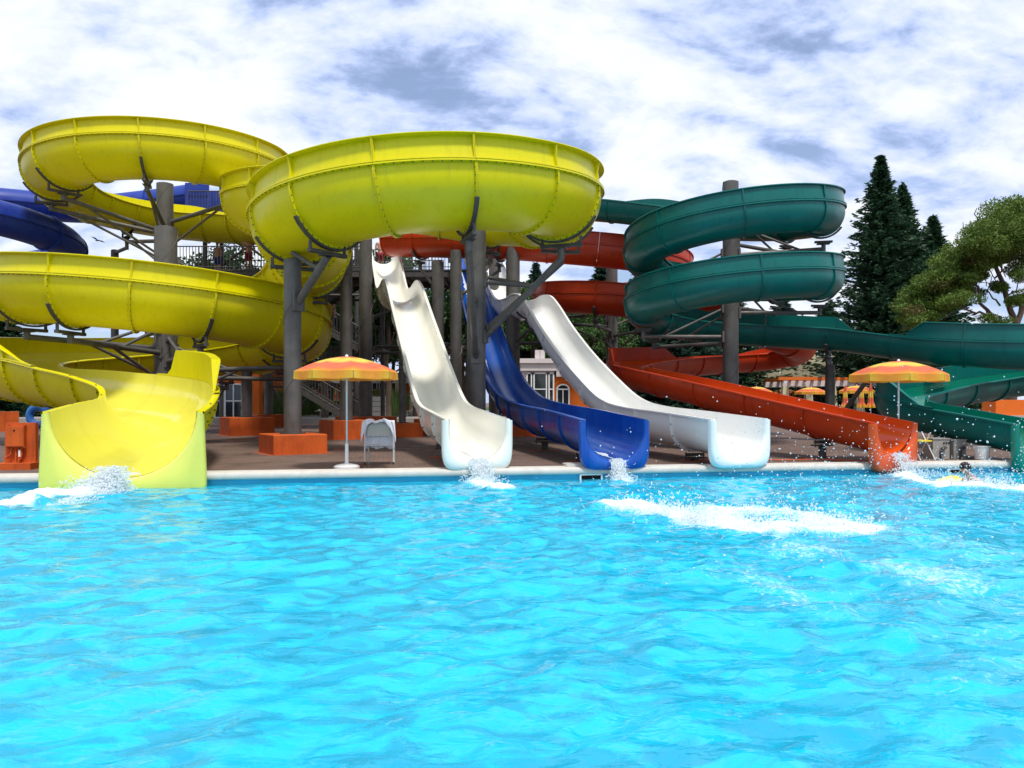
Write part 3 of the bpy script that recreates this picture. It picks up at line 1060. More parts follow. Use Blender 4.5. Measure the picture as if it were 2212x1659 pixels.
class Column:
    def __init__(self, label, x, y, r, top, block=None, bz=.5, r2=None, z2=None, mt='steel', weld=True, off=(0, 0)):
        """block: half width of the orange foundation block; r2/z2: thicker lower pipe up to z2"""
        self.x, self.y, self.r, self.top = x, y, r, top
        self.r2, self.z2 = r2, z2
        self.root = thing('steel_column', label, 'column', (0, 0, 0), group='steel columns carrying the slides')
        z0 = bz if block else 0.0
        mb = MB()
        rb = r2 if r2 else r
        zt = z2 if z2 else top
        mb.lathe([(rb, z0 - .02), (rb, zt)], (x, y, 0), 28)
        mb.lathe([(rb, zt), (rb * .7, zt + .03), (0.001, zt + .045)] if not r2 else [(rb, zt), (r, zt + .05)], (x, y, 0), 28)
        if r2:
            mb.lathe([(r, zt + .05), (r, top)], (x, y, 0), 28)
            mb.lathe([(r, top), (r * .7, top + .03), (.001, top + .045)], (x, y, 0), 28)
        mb.build('shaft', M[mt], self.root, angle=40)
        if weld:
            mb = MB()
            spiral(mb, (x, y), rb, z0 + .05, zt, 2.15 * rb / .24, ph=x)
            if r2:
                spiral(mb, (x, y), r, zt + .1, top, 2.15 * r / .24, ph=x + 1)
            mb.build('weld_seam', M[mt], self.root, smooth=False)
        if block:
            mb = MB()
            bx, by = x + off[0], y + off[1]
            b = .018
            h = block
            cz, sz = math.cos(BLOCK_RZ), math.sin(BLOCK_RZ)
            ring = lambda hh, z: [Vector((bx + (a * cz - c * sz) * hh, by + (a * sz + c * cz) * hh, z)) for a, c in ((-1, -1), (1, -1), (1, 1), (-1, 1))]
            rows = [ring(h, 0.0), ring(h, bz - b), ring(h - b, bz)]
            mb.grid(rows, closed=True)
            mb.face(ring(h - b, bz))
            mb.build('foundation_block', M['orange'], self.root, smooth=False)
            mb = MB()
            mb.face(ring(h * 1.22, .004))
            mb.build('painted_margin', M['orange_flat'], self.root, smooth=False)
            # foot plate with bolts
            mb = MB()
            mb.lathe([(rb + .10, bz + .001), (rb + .10, bz + .022), (rb, bz + .024)], (x, y, 0), 24)
            mb.build('foot_plate', M['steel_dark'], self.root, smooth=False)

    def surf(self, tgt, z):
        d = Vector((tgt.x - self.x, tgt.y - self.y, 0))
        d.normalize()
        rr = self.r2 if (self.r2 and z < self.z2) else self.r
        return Vector((self.x, self.y, z)) + d * rr, d

    def plate(self, p, d, s=.17):
        mb = MB()
        M3 = Matrix.Rotation(math.atan2(d.y, d.x), 3, 'Z')
        mb.box(p + d * .02, (.06, s * 1.5, s * 2.0), M=M3)
        mb.build('bolted_plate', M['steel'], self.root, smooth=False)

    def strut(self, a, b, r=.055, name='strut'):
        mb = MB()
        mb.tube([a, b], r, 12)
        mb.build(name, M['steel'], self.root)

    def cradle(self, fl, s, post=.32):
        """curved saddle under a joint of the flume; returns the point an arm can reach"""
        s = fl.joint(s)
        c, T, N, Up, _, _ = fl.p.frame(s)
        r = fl.r + fl.th + fl.ring + .012
        mb = MB()
        A = [R_(a) for a in np.linspace(-52, 52, 15)]
        w = .05
        prof = ((r, -w), (r + .055, -w), (r + .055, w), (r, w))
        mb.grid([[c + N * (q * math.sin(a)) + Up * (-fl.side - q * math.cos(a)) + T * t for q, t in prof + (prof[0],)] for a in A])
        for a in (A[0], A[-1]):
            mb.face([c + N * (q * math.sin(a)) + Up * (-fl.side - q * math.cos(a)) + T * t for q, t in prof])
        bot = c + Up * (-fl.side - r - .055)
        wid = r * (.46 if fl.r > .8 else .40)
        zb = min(bot.z - .05, bot.z - .05)
        Nh = Vector((N.x, N.y, 0)).normalized()
        a = bot + Nh * wid + Vector((0, 0, -.09)); b = bot - Nh * wid + Vector((0, 0, -.09))
        mb.bar(a, b, .12 if fl.r > .8 else .09, .09 if fl.r > .8 else .06)
        for sg in ((-1, 1) if fl.r > .8 else ()):
            q = bot + Nh * wid * .92 * sg
            up_ = r + .03 - math.sqrt(max(0.01, (r + .03) ** 2 - (wid * .92) ** 2))
            mb.bar(q + Vector((0, 0, -.09)), q + Vector((0, 0, up_ + .03)), .07, .05)
        mb.bar(bot + Vector((0, 0, -.145)) - Nh * .18, bot + Vector((0, 0, -.145)) + Nh * .18, .26, .025)
        mb.build('cradle', M['steel_dark'], self.root, smooth=True, angle=35)
        e = bot + Vector((0, 0, -.16))
        f = e + Vector((0, 0, -post))
        return e, f

    def arm(self, fl, s, rise=0.0, rad=.065, brace=None, braced=.05, post=.22):
        """pipe from the column to a cradle; rise<0: the pipe starts lower on the column"""
        e, f = self.cradle(fl, s, post)
        z = f.z + .08 + rise
        p, d = self.surf(f, z)
        mb = MB()
        mb.tube([e, f], rad * 1.05, 12)
        mb.tube([p, f + Vector((0, 0, .08)) + d * .05], rad, 12)
        mb.build('support_arm', M['steel'], self.root)
        self.plate(p, d)
        if brace:
            for dz, t in brace:
                q, d2 = self.surf(f, z + dz)
                m = p.lerp(f, t)
                self.strut(q, m, braced, 'brace')
                self.plate(q, d2, .12)
        return f


def P0(px, Y):
    return (px - 1106) / 1662 * Y


colA = Column('grey column on the orange block nearest the pool, left of the striped umbrella', P0(632, 19.25), 19.25, .215, 4.82, block=.66, bz=.48)
colB = Column('thick grey column rising between the cream slide and the blue slide', P0(1029, 21.3), 21.3, .26, 6.28, block=.66, bz=.5)
colC = Column('thick round topped grey column inside the lower yellow loop', CC[0], CC[1], .365, 7.15, block=.85, bz=.6)
colC2 = Column('tall grey column inside the upper yellow loop, far left', C2[0], C2[1], .335, 10.4, block=.85, bz=.6)
colF = Column('grey column standing at the centre of the green spiral', FC[0], FC[1], .235, 7.92, block=.6, bz=.5)
colE = Column('grey column at the centre of the red spiral', EC[0], EC[1], .225, 7.0, block=.6, bz=.5)
colD = Column('grey column on an orange block between the blue slide and the right white slide', P0(1108, 28.6), 28.6, .255, 7.4, block=.75, bz=.6)
colG = Column('grey column on a dark orange block, right behind the yellow slide exit', P0(533, 29.4), 29.4, .20, 4.35, block=.82, bz=.68)
colH = Column('grey column ending below the tower, right behind the striped umbrella', P0(748, 26.6), 26.6, .205, 6.65, block=.72, bz=.64)
colI = Column('tall grey column between the striped umbrella and the cream slide', P0(790, 29.8), 29.8, .245, 7.85, block=.9, bz=.7)
colJ = Column('thin grey column just left of the foot of the cream slide', P0(869, 28.0), 28.0, .13, 4.6, block=.55, bz=.5, weld=False)
colK = Column('grey column behind the cream slide, the left one of a pair', P0(946, 30.0), 30.0, .235, 6.72, block=.7, bz=.6)
colL = Column('grey column behind the cream slide, the right one of a pair', P0(985, 29.3), 29.3, .22, 7.0, block=.7, bz=.6)
colM = Column('slim grey column under the far side of the upper yellow loop', P0(248, 36.3), 36.3, .17, 8.4, block=.5, bz=.5, weld=False)
colN = Column('slim dark column carrying the lower green chute above the umbrellas', P0(1793, 24.9), 24.9, .15, 2.45, weld=False, mt='steel_dark')
colO = Column('grey column far behind column block, under the tower stairs', P0(580, 38.5), 38.5, .22, 6.9, block=.72, bz=.62)
colP = Column('slim dark column carrying the returning green chute at the right', P0(2028, 20.9), 20.9, .13, .86, weld=False, mt='steel_dark')
colQ = Column('grey column between blue slide and right white slide, far back by the tower', P0(1067, 32.5), 32.5, .22, 7.6, block=.6, bz=.5)

# arms inside the yellow spirals
def ang(c, R, a, z):
    return (c[0] + R * math.cos(R_(a)), c[1] + R * math.sin(R_(a)), z)


for a, z in ((-30, 10.9), (-75, 10.75), (-128, 10.55), (-160, 10.4), (-215, 10.2), (-250, 10.1)):
    colC2.arm(FY, FY.p.nearest(*ang(C2, 3.95, a, z)), rise=-.5, rad=.085, brace=((-1.0, .75),), braced=.05)
for a, z in ((240, 4.75), (268, 4.5), (310, 4.2), (345, 4.0), (120, 5.4), (30, 5.9)):
    colC.arm(FY, FY.p.nearest(*ang(CC, 4.25, a, z)), rise=(1.1 if a == 30 else -.1), rad=.085, brace=((-.9, .55), (.8, .5)), braced=.05)
for a, z in ((410, 3.6), (455, 3.3), (500, 3.0), (545, 2.75)):
    colC.arm(FY, FY.p.nearest(*ang(CC, 4.25, a, z)), rise=0, rad=.08, brace=((.7, .6),), braced=.05)
# the big bowl turn: steep raking struts from low on the column
for a, z, ri in ((-68, 6.75, -2.35), (-22, 7.0, -2.1), (-2, 7.05, -2.1), (50, 7.2, -1.2)):
    s = FY.p.nearest(*ang(BC, 3.65, a, z))
    f = colB.arm(FY, s, rise=ri, rad=.085, brace=((1.5, .66),), braced=.055, post=.3)
s = FY.p.nearest(*ang(BC, 3.65, -140, 6.5))
e, f = colA.cradle(FY, s, .2)
colA.strut(e, Vector((colA.x, colA.y, colA.top)), .09, 'post')
s2 = FY.p.nearest(*ang(BC, 3.65, -112, 6.6))
e, f = colA.cradle(FY, s2, .2)
p, d = colA.surf(f, 3.75)
colA.strut(p, e, .10, 'raking_strut'); colA.plate(p, d, .22)
colA.strut(Vector((colA.x, colA.y, 5.0)), p.lerp(e, .72), .06, 'tie')
# yellow, where it passes over single columns
for col, tgt in ((colM, ang(C2, 3.95, -235, 10.1)), (colG, (-9.3, 28.9, 5.8)), (colH, (-6.5, 24.8, 6.2))):
    e, f = col.cradle(FY, FY.p.nearest(*tgt), .2)
    top = Vector((col.x, col.y, col.top))
    col.strut(top - Vector((0, 0, .12)), Vector((e.x, e.y, top.z - .12)), .08, 'cantilever')
    col.strut(e, Vector((e.x, e.y, top.z - .2)), .08, 'post')
# green spiral
for a, z, ri in ((-20, 6.6, -.1), (-165, 5.95, .1), (-235, 5.6, 0), (-325, 5.3, 0), (-380, 5.0, 0), (-525, 4.4, 0), (-590, 4.15, 0), (40, 6.95, 0)):
    colF.arm(FG, FG.p.nearest(*ang(FC, 2.6, a, z)), rise=ri, rad=.06, brace=((.85, .8),), braced=.035)
# red spiral
for a, z in ((-60, 6.7), (-15, 6.5), (100, 6.0), (215, 5.45), (265, 5.15), (310, 4.95), (420, 4.5), (560, 4.1)):
    colE.arm(FR, FR.p.nearest(*ang(EC, 2.6, a, z)), rise=0, rad=.06, brace=((-.7, .8),), braced=.035)
for tgt in ((-2.9, 30.3, 7.65), (-.6, 29.2, 7.4)):
    c0 = colK if tgt[0] < -2 else colL
    c0.arm(FR, FR.p.nearest(*tgt), rise=-.9, rad=.06)
# green run-out on its slim columns
e, f = colN.cradle(FG, FG.p.nearest(10.4, 24.8, 3.6), .1); colN.strut(e, Vector((colN.x, colN.y, 2.35)), .10, 'post')
e, f = colP.cradle(FG, FG.p.nearest(11.7, 21.5, 1.65), .1); colP.strut(e, Vector((colP.x, colP.y, .8)), .09, 'post')
colN.strut(Vector((colN.x, colN.y, .35)), at(1880, 812, 23.2), .07, 'raking_strut')
# straight slides against the columns
for col, fl, tgt in ((colJ, FW1, (-3.2, 24.2, 4.3)), (colI, FW1, (-4.6, 29.4, 5.6)), (colL, FB, (-.9, 30.0, 4.5)), (colD, FW2, (.6, 27.6, 5.1)), (colD, FB, (-.3, 27.5, 3.2)), (colQ, FW2, (-.9, 32.3, 7.0)), (colQ, FB, (-1.4, 33, 6.7))):
    col.arm(fl, fl.p.nearest(*tgt), rise=-.4, rad=.06)


def saddle(label, fl, y, gap=.02):
    """short post with a clamp under the run-out of a slide"""
    s = fl.joint(fl.p.L[int(np.argmin(abs(fl.p.S[:, 1] - y) + 10 * (fl.p.S[:, 2] > 2.6)))])
    root = thing('support_post', label, 'post', group='short posts under the slide ends')
    c, T, N, Up, _, _ = fl.p.frame(s)
    b = c.z - fl.side - fl.r - fl.th - fl.ring - .02
    mb = MB()
    mb.tube([(c.x, c.y, 0), (c.x, c.y, b - .10)], .085, 14)
    mb.build('post', M['steel_dark'], root)
    mb = MB()
    Nh = Vector((N.x, N.y, 0)).normalized()
    mb.bar(Vector((c.x, c.y, b - .10)) - Nh * .26, Vector((c.x, c.y, b - .10)) + Nh * .26, .2, .03)
    mb.bar(Vector((c.x, c.y, b - .03)) - Nh * .20, Vector((c.x, c.y, b - .03)) + Nh * .20, .14, .06)
    for sg in (-1, 1):
        mb.tube([Vector((c.x, c.y, b - .14)) + Nh * .22 * sg, Vector((c.x, c.y, b + .03)) + Nh * .22 * sg], .014, 6)
    mb.build('clamp', M['steel_dark'], root, smooth=False)
    mb = MB()
    rz = PA
    mb.box((c.x, c.y, .004), (.75, .55, .006), rz)
    mb.build('painted_base', M['orange_flat'], root, smooth=False)


saddle('front post under the mouth of the cream slide, beside the chair', FW1, 15.9)
saddle('rear post under the run-out of the cream slide', FW1, 17.6)
saddle('front post under the run-out of the blue slide', FB, 17.2)
saddle('rear post under the run-out of the blue slide', FB, 20.9)
saddle('front post under the mouth of the right white slide', FW2, 16.6)
saddle('rear post under the run-out of the right white slide', FW2, 19.8)
saddle('front post under the mouth of the red slide', FR, 17.0)
saddle('rear post under the long straight of the red slide', FR, 20.4)
saddle('post under the mouth of the green slide', FG, 17.3)
saddle('post under the yellow slide exit, behind its plate', FY, 15.4)

# ------------------------------------------------------------------ the stair tower behind the slides
def railing(mb, a, b, h=1.05, gap=.14, r=.016):
    a, b = Vector(a), Vector(b)
    L = (b - a).length
    up = Vector((0, 0, h))
    mb.tube([a + up, b + up], .028, 6)
    mb.tube([a + up * .12, b + up * .12], .022, 6)
    n = int(L / gap)
    for i in range(n + 1):
        p = a.lerp(b, i / n)
        k = r * (1.9 if i % 10 == 0 else 1)
        mb.tube([p + up * .0, p + up], k, 5, caps=False)


def build_tower():
    root = thing('stair_tower', 'dark steel stair tower with railed decks rising behind the slides', 'tower')
    sd = M['steel_dark']

    def deck(x0, x1, y0, y1, z):
        mb = MB()
        mb.box(((x0 + x1) / 2, (y0 + y1) / 2, z - .03), (x1 - x0, y1 - y0, .06))
        for y in (y0 + .1, y1 - .1):
            mb.box(((x0 + x1) / 2, y, z - .20), (x1 - x0 - .05, .14, .26))
        n = int((x1 - x0) / 1.6)
        for i in range(n + 1):
            mb.box((x0 + .12 + (x1 - x0 - .24) * i / n, (y0 + y1) / 2, z - .18), (.1, y1 - y0 - .35, .2))
        mb.build('deck', sd, root, smooth=False)

    deck(-15.6, -1.3, 34.8, 38.4, 7.25)
    deck(-17.6, -8.2, 38.6, 42.5, 10.8)
    deck(-3.2, -1.0, 38.45, 40.4, 8.55)
    for a, b in (((-15.6, 34.85, 7.25), (-6.7, 34.85, 7.25)), ((-5.1, 34.85, 7.25), (-2.3, 34.85, 7.25)), ((-15.6, 38.3, 7.25), (-3.4, 38.3, 7.25)),
                 ((-16.3, 38.7, 10.8), (-11.6, 38.7, 10.8)), ((-9.4, 38.7, 10.8), (-8.3, 38.7, 10.8)), ((-8.3, 38.7, 10.8), (-8.3, 42.4, 10.8)), ((-16.3, 42.4, 10.8), (-8.3, 42.4, 10.8)),
                 ((-1.05, 38.5, 8.55), (-1.05, 40.4, 8.55))):
        mb = MB()
        railing(mb, a, b)
        mb.build('railing', sd, root)
    # legs and cross bracing
    for x, y, z in ((-15.2, 35.1, 7), (-15.2, 38.1, 10.6), (-10.9, 38.1, 10.6), (-6.4, 38.1, 7), (-2.2, 38.2, 8.4), (-15.9, 42.1, 13.0), (-8.5, 42.1, 13.0), (-8.6, 38.9, 13.0), (-12.2, 38.8, 13.0)):
        mb = MB()
        mb.tube([(x, y, 0), (x, y, z)], .11, 10)
        mb.build('leg', sd, root)
    for a, b in (((-15.5, 34.9, 6.1), (-6.9, 34.9, 6.1)), ((-15.5, 38.2, 6.3), (-6.9, 38.2, 6.3)), ((-15.2, 35.1, 6.1), (-12.6, 35.1, 4.0)), ((-12.6, 35.1, 6.1), (-15.2, 35.1, 4.0)), ((-10.9, 38.1, 7.4), (-15.2, 38.1, 10.5)), ((-15.2, 38.1, 7.4), (-10.9, 38.1, 10.5)), ((-10.9, 38.1, 7.4), (-8.5, 38.9, 10.5)), ((-15.2, 38.1, .5), (-10.9, 38.1, 6.8)), ((-10.9, 38.1, .5), (-15.2, 38.1, 6.8)), ((-10.9, 38.1, .4), (-6.4, 38.1, 6.6)), ((-6.4, 38.1, 3.6), (-2.2, 38.2, 7.9)),
                 ((-6.4, 38.1, 3.9), (-2.2, 38.2, 3.9)), ((-10.9, 38.1, 3.9), (-6.4, 38.1, 3.9)), ((-2.2, 38.2, 5.2), (3.2, 33.5, 5.0)), ((-4.0, 31.0, 3.9), (-2.2, 38.2, 3.9)), ((-4.2, 31, 3.55), (1.2, 30, 3.55)), ((-5.4, 30.5, 3.2), (-2.5, 30.3, 3.2)), ((-5.4, 30.5, 3.45), (-2.5, 30.3, 3.45))):
        mb = MB()
        mb.tube([a, b], .06, 8)
        mb.build('bracing', sd, root)
    # zig-zag stairs
    xl, xr = -10.0, -7.0
    lev = [(xr, .15), (xl, 1.95), (xr, 3.65), (xl, 5.4), (xr, 7.15), (xl, 8.8), (xr, 10.7)]
    for i in range(len(lev) - 1):
        (xa, za), (xb, zb) = lev[i], lev[i + 1]
        y0, y1 = (35.2, 36.3) if i % 2 == 0 else (36.5, 37.6)
        mb = MB()
        for y in (y0, y1):
            mb.bar((xa, y, za), (xb, y, zb), .06, .24)
            railing(mb, (xa, y, za + .1), (xb, y, zb + .1), .95, .16)
        n = 9
        for k in range(n):
            t = (k + .5) / n
            mb.box((xa + (xb - xa) * t, (y0 + y1) / 2, za + (zb - za) * t + .03), (.28, y1 - y0, .035))
        mb.build('stair_flight', sd, root, smooth=False)
        mb = MB()
        sx = 1 if xb == xr else -1
        mb.box((xb + sx * .55, 36.4, zb), (1.1, 2.5, .10))
        railing(mb, (xb, 35.15, zb), (xb + sx * 1.08, 35.15, zb))
        mb.build('landing', sd, root, smooth=False)
    # a sheet roof over the top deck
    mb = MB()
    for sg in (0, 1):
        pass
    mb.grid([[(-16.6, 38.4, 12.95), (-8.0, 38.4, 12.95)], [(-16.6, 40.6, 13.5), (-8.0, 40.6, 13.5)], [(-16.6, 42.8, 12.95), (-8.0, 42.8, 12.95)]])
    mb.grid([[(-16.6, 38.4, 12.87), (-8.0, 38.4, 12.87)], [(-16.6, 40.6, 13.42), (-8.0, 40.6, 13.42)], [(-16.6, 42.8, 12.87), (-8.0, 42.8, 12.87)]])
    mb.grid([[(-16.6, 38.4, 12.95), (-8.0, 38.4, 12.95)], [(-16.6, 38.4, 12.87), (-8.0, 38.4, 12.87)]])
    return root


build_tower()


# ------------------------------------------------------------------ people
def person(label, loc, rz, joints, shorts, h=1.72, lean=0):
    """body as one skin surface; joints move the arms and legs"""
    J = dict(pelvis=(0, 0, .52), belly=(0, 0, .60), chest=(0, .0, .72), neck=(0, 0, .83), chin=(0, .015, .875), head=(0, .012, .925), crown=(0, .0, .972),
             shL=(-.105, 0, .80), elL=(-.135, -.01, .635), wrL=(-.14, .03, .50), haL=(-.14, .05, .45),
             shR=(.105, 0, .80), elR=(.135, -.01, .635), wrR=(.14, .03, .50), haR=(.14, .05, .45),
             hiL=(-.05, 0, .49), knL=(-.055, .01, .28), anL=(-.055, -.01, .045), toL=(-.06, .09, .015),
             hiR=(.05, 0, .49), knR=(.055, .01, .28), anR=(.055, -.01, .045), toR=(.06, .09, .015))
    J.update(joints)
    rad = dict(pelvis=.075, belly=.068, chest=.082, neck=.03, chin=.036, head=.050, crown=.028, shL=.036, shR=.036, elL=.024, elR=.024, wrL=.016, wrR=.016, haL=.02, haR=.02,
               hiL=.056, hiR=.056, knL=.034, knR=.034, anL=.021, anR=.021, toL=.018, toR=.018)
    E = [('pelvis', 'belly'), ('belly', 'chest'), ('chest', 'neck'), ('neck', 'chin'), ('chin', 'head'), ('head', 'crown')]
    for s in 'LR':
        E += [('chest', 'sh' + s), ('sh' + s, 'el' + s), ('el' + s, 'wr' + s), ('wr' + s, 'ha' + s), ('pelvis', 'hi' + s), ('hi' + s, 'kn' + s), ('kn' + s, 'an' + s), ('an' + s, 'to' + s)]

    def skin(name, keys, edges, rmul, m, parent=None):
        ks = list(keys)
        me = bpy.data.meshes.new(name)
        me.from_pydata([Vector(J[k]) * h for k in ks], [(ks.index(a), ks.index(b)) for a, b in edges], [])
        me.materials.append(m)
        o = link(name, me, parent)
        sm = o.modifiers.new('skin', 'SKIN')
        sm.use_smooth_shade = True
        sub = o.modifiers.new('sub', 'SUBSURF')
        sub.levels = sub.render_levels = 2
        for k, v in zip(ks, me.skin_vertices[0].data):
            v.radius = (rad[k] * h * rmul, rad[k] * h * rmul * (.82 if k in ('chest', 'belly', 'pelvis') else 1))
        me.skin_vertices[0].data[0].use_root = True
        return o
    body = skin('person', J.keys(), E, 1.0, M['skin'])
    body.location = loc
    body.rotation_euler = (R_(lean), 0, rz)
    tag(body, label, 'person')
    skin('shorts', ['pelvis', 'hiL', 'hiR', 'knL', 'knR'], [('pelvis', 'hiL'), ('pelvis', 'hiR'), ('hiL', 'knL'), ('hiR', 'knR')], 1.22, shorts, body)
    mb = MB()
    hc = Vector(J['head']) * h + Vector((0, -.008, .022)) * h
    mb.lathe([(.054 * h, -.012 * h), (.057 * h, .015 * h), (.047 * h, .042 * h), (.024 * h, .058 * h), (.001, .062 * h)], hc, 14)
    mb.build('hair', M['hair'], body)
    return body


person('person with bare back and blue shorts climbing the stairs, leaning on the rail', (P0(722, 36.9), 36.9, 4.33), R_(100),
       dict(elR=(.13, .08, .70), wrR=(.10, .20, .66), haR=(.10, .24, .66), knL=(-.055, .10, .32), anL=(-.055, .06, .10), toL=(-.06, .15, .08)), M['shorts_blue'], lean=0)
person('person in red shorts standing at the deck railing left of the tower', (P0(537, 35.6), 35.6, 7.25), R_(200), {}, M['shorts_red'])
person('person in blue shorts waiting on the deck, behind the thin braces', (P0(470, 36.6), 36.6, 7.25), R_(160), {}, M['shorts_blue'], h=1.66)
person('person standing at the top of the cream slide', (P0(822, 35.6), 35.6, 7.25), R_(190), dict(wrR=(.10, .14, .62), haR=(.09, .18, .62)), M['shorts_red'], h=1.7)
person('person walking past the white loungers, beside the grey column', (P0(780, 48), 48, .30), R_(90), dict(knL=(-.055, .09, .29), anL=(-.055, -.03, .06), toL=(-.06, .04, .02), anR=(.055, -.10, .06), toR=(.06, -.02, .015)), M['shorts_red'])


def swimmer():
    body = person('swimmer with dark wet hair ploughing through spray at the right', (8.42, 14.0, -1.08), R_(100),
                  dict(neck=(0, .05, .60), chin=(0, .10, .635), head=(0, .125, .675), crown=(0, .13, .725), chest=(0, 0, .50), belly=(0, -.12, .44), pelvis=(0, -.26, .40),
                       shL=(-.10, .02, .565), shR=(.10, .02, .565), elL=(-.17, .10, .48), wrL=(-.15, .22, .46), haL=(-.15, .27, .45), elR=(.17, .10, .48), wrR=(.15, .22, .46), haR=(.15, .27, .45),
                       hiL=(-.05, -.30, .39), hiR=(.05, -.30, .39), knL=(-.06, -.50, .34), knR=(.06, -.50, .34), anL=(-.06, -.74, .34), anR=(.06, -.74, .34), toL=(-.06, -.82, .33), toR=(.06, -.82, .33)), M['shorts_blue'], h=1.68)
    mb = MB()
    # foam float held in front: a rounded board
    pts = [(-.34, -.16), (.24, -.17), (.34, -.09), (.34, .09), (.24, .17), (-.34, .16)]
    mb.grid([[(x, y, z) for x, y in pts + [pts[0]]] for z in (-.02, .02)])
    mb.face([(x, y, .02) for x, y in pts]); mb.face([(x, y, -.02) for x, y in pts[::-1]])
    o = mb.build('swim_float', M['float_yellow'], smooth=False, loc=(7.86, 13.82, -.13))
    o.rotation_euler = (R_(14), R_(-12), R_(15)); o.scale = (.62, .7, 1)
    tag(o, 'yellow foam float held by the swimmer', 'float')


swimmer()


# ------------------------------------------------------------------ parasols
def stripes(name, folded=False):
    m = bpy.data.materials.new(name)
    m.use_nodes = True
    t = m.node_tree
    L = t.links.new
    b = t.nodes['Principled BSDF']
    b.inputs['Roughness'].default_value = .85
    b.inputs['Specular IOR Level'].default_value = .2
    tc = nd(t, 'ShaderNodeTexCoord')
    sp = nd(t, 'ShaderNodeSeparateXYZ')
    L(tc.outputs['Object'], sp.inputs[0])
    if folded:
        v = nd(t, 'ShaderNodeMapRange', inp={1: 2.05, 2: 1.0})
        L(sp.outputs['Z'], v.inputs[0])
    else:
        cb = nd(t, 'ShaderNodeCombineXYZ')
        L(sp.outputs['X'], cb.inputs[0]); L(sp.outputs['Y'], cb.inputs[1])
        ln = nd(t, 'ShaderNodeVectorMath', operation='LENGTH')
        L(cb.outputs[0], ln.inputs[0])
        v = nd(t, 'ShaderNodeMapRange', inp={1: 0.0, 2: 1.0})
        L(ln.outputs['Value'], v.inputs[0])
    rp_ = nd(t, 'ShaderNodeValToRGB')
    e = rp_.color_ramp.elements
    O, Yc, Rr = (.87, .24, .11, 1), (.92, .70, .13, 1), (.86, .21, .11, 1)
    e[0].position, e[0].color = 0.0, O
    e[1].position, e[1].color = .985, (.88, .60, .07, 1)
    for p_, c_ in ((.24, O), (.34, Yc), (.52, Yc), (.62, Rr), (.80, Rr), (.92, (.87, .36, .05, 1))):
        k = e.new(p_); k.color = c_
    L(v.outputs[0], rp_.inputs[0])
    n = nd(t, 'ShaderNodeTexNoise', inp={'Scale': 5.0, 'Detail': 4.0})
    L(tc.outputs['Object'], n.inputs['Vector'])
    mr = nd(t, 'ShaderNodeMapRange', inp={1: .3, 2: .7, 3: .86, 4: 1.06})
    L(n.outputs['Fac'], mr.inputs[0])
    mx = nd(t, 'ShaderNodeMixRGB', blend_type='MULTIPLY', inp={0: 1.0})
    L(rp_.outputs[0], mx.inputs[1]); L(mr.outputs[0], mx.inputs[2])
    L(mx.outputs[0], b.inputs['Base Color'])
    tr = nd(t, 'ShaderNodeBsdfTranslucent')
    L(mx.outputs[0], tr.inputs['Color'])
    ms = nd(t, 'ShaderNodeMixShader', inp={0: .35})
    L(b.outputs[0], ms.inputs[1]); L(tr.outputs[0], ms.inputs[2])
    L(ms.outputs[0], t.nodes['Material Output'].inputs[0])
    return m


M['stripes'] = stripes('striped_canvas')
M['stripes_folded'] = stripes('striped_canvas_folded', True)


def make_umbrella():
    root = thing('beach_umbrella', 'striped orange and yellow umbrella on a white base beside the white chair', 'umbrella', group='open striped umbrellas')
    RR, ZR, ZA = .98, 1.86, 2.15
    for k in range(8):
        a0, a1 = 2 * math.pi * (k + .42) / 8, 2 * math.pi * (k + 1.42) / 8
        mb = MB()
        rows = []
        for i in range(9):
            t = i / 8
            row = []
            for j in range(7):
                s = j / 6
                p0 = Vector((math.cos(a0), math.sin(a0), 0)); p1 = Vector((math.cos(a1), math.sin(a1), 0))
                d = p0.lerp(p1, s)
                sag = .014 * math.sin(math.pi * s) * t
                z = ZA - (ZA - ZR) * (t ** 1.75) - sag
                row.append(d * RR * (.02 + .98 * t) + Vector((0, 0, z)))
            rows.append(row)
        mb.grid(rows)
        pn = mb.build('canopy_panel', M['stripes'], root)
        mb = MB()
        vr = []
        for i in range(3):
            t = i / 2
            vr.append([p * 1.0 + Vector((p.x, p.y, 0)) * (.012 * t) + Vector((0, 0, -.145 * t - .004 * t * math.sin(2.1 * q))) for q, p in enumerate(rows[-1])])
        vr = [[r[0].lerp(r[1], .06)] + r[1:-1] + [r[-1].lerp(r[-2], .06)] for r in vr]
        mb.grid(vr)
        mb.build('valance', M['stripes'], pn)
    mb = MB()
    mb.tube([(0, 0, .28), (0, 0, 2.12)], .019, 12)
    mb.build('pole', M['alu'], root)
    mb = MB()
    mb.lathe([(.001, .085), (.04, .09), (.10, .085), (.21, .06), (.245, .035), (.245, .0), (0.001, .0)], (0, 0, .012), 28)
    mb.lathe([(.045, .09), (.035, .12), (.032, .46), (.026, .47), (.001, .47)], (0, 0, .012), 16)
    mb.build('base', M['white'], root)
    mb = MB()
    mb.lathe([(.03, 2.11), (.034, 2.14), (.03, 2.17), (.018, 2.185), (.001, 2.19)], n=12)
    mb.build('finial', M['white'], root)
    for k in range(8):
        a = 2 * math.pi * (k + .42) / 8
        mb = MB()
        d = Vector((math.cos(a), math.sin(a), 0))
        mb.tube([Vector((0, 0, 2.12)), d * .5 + Vector((0, 0, 2.045)), d * RR + Vector((0, 0, 1.845))], .006, 5)
        mb.tube([Vector((0, 0, 1.72)), d * .5 + Vector((0, 0, 2.04))], .005, 5)
        mb.build('rib', M['alu'], root)
    return root


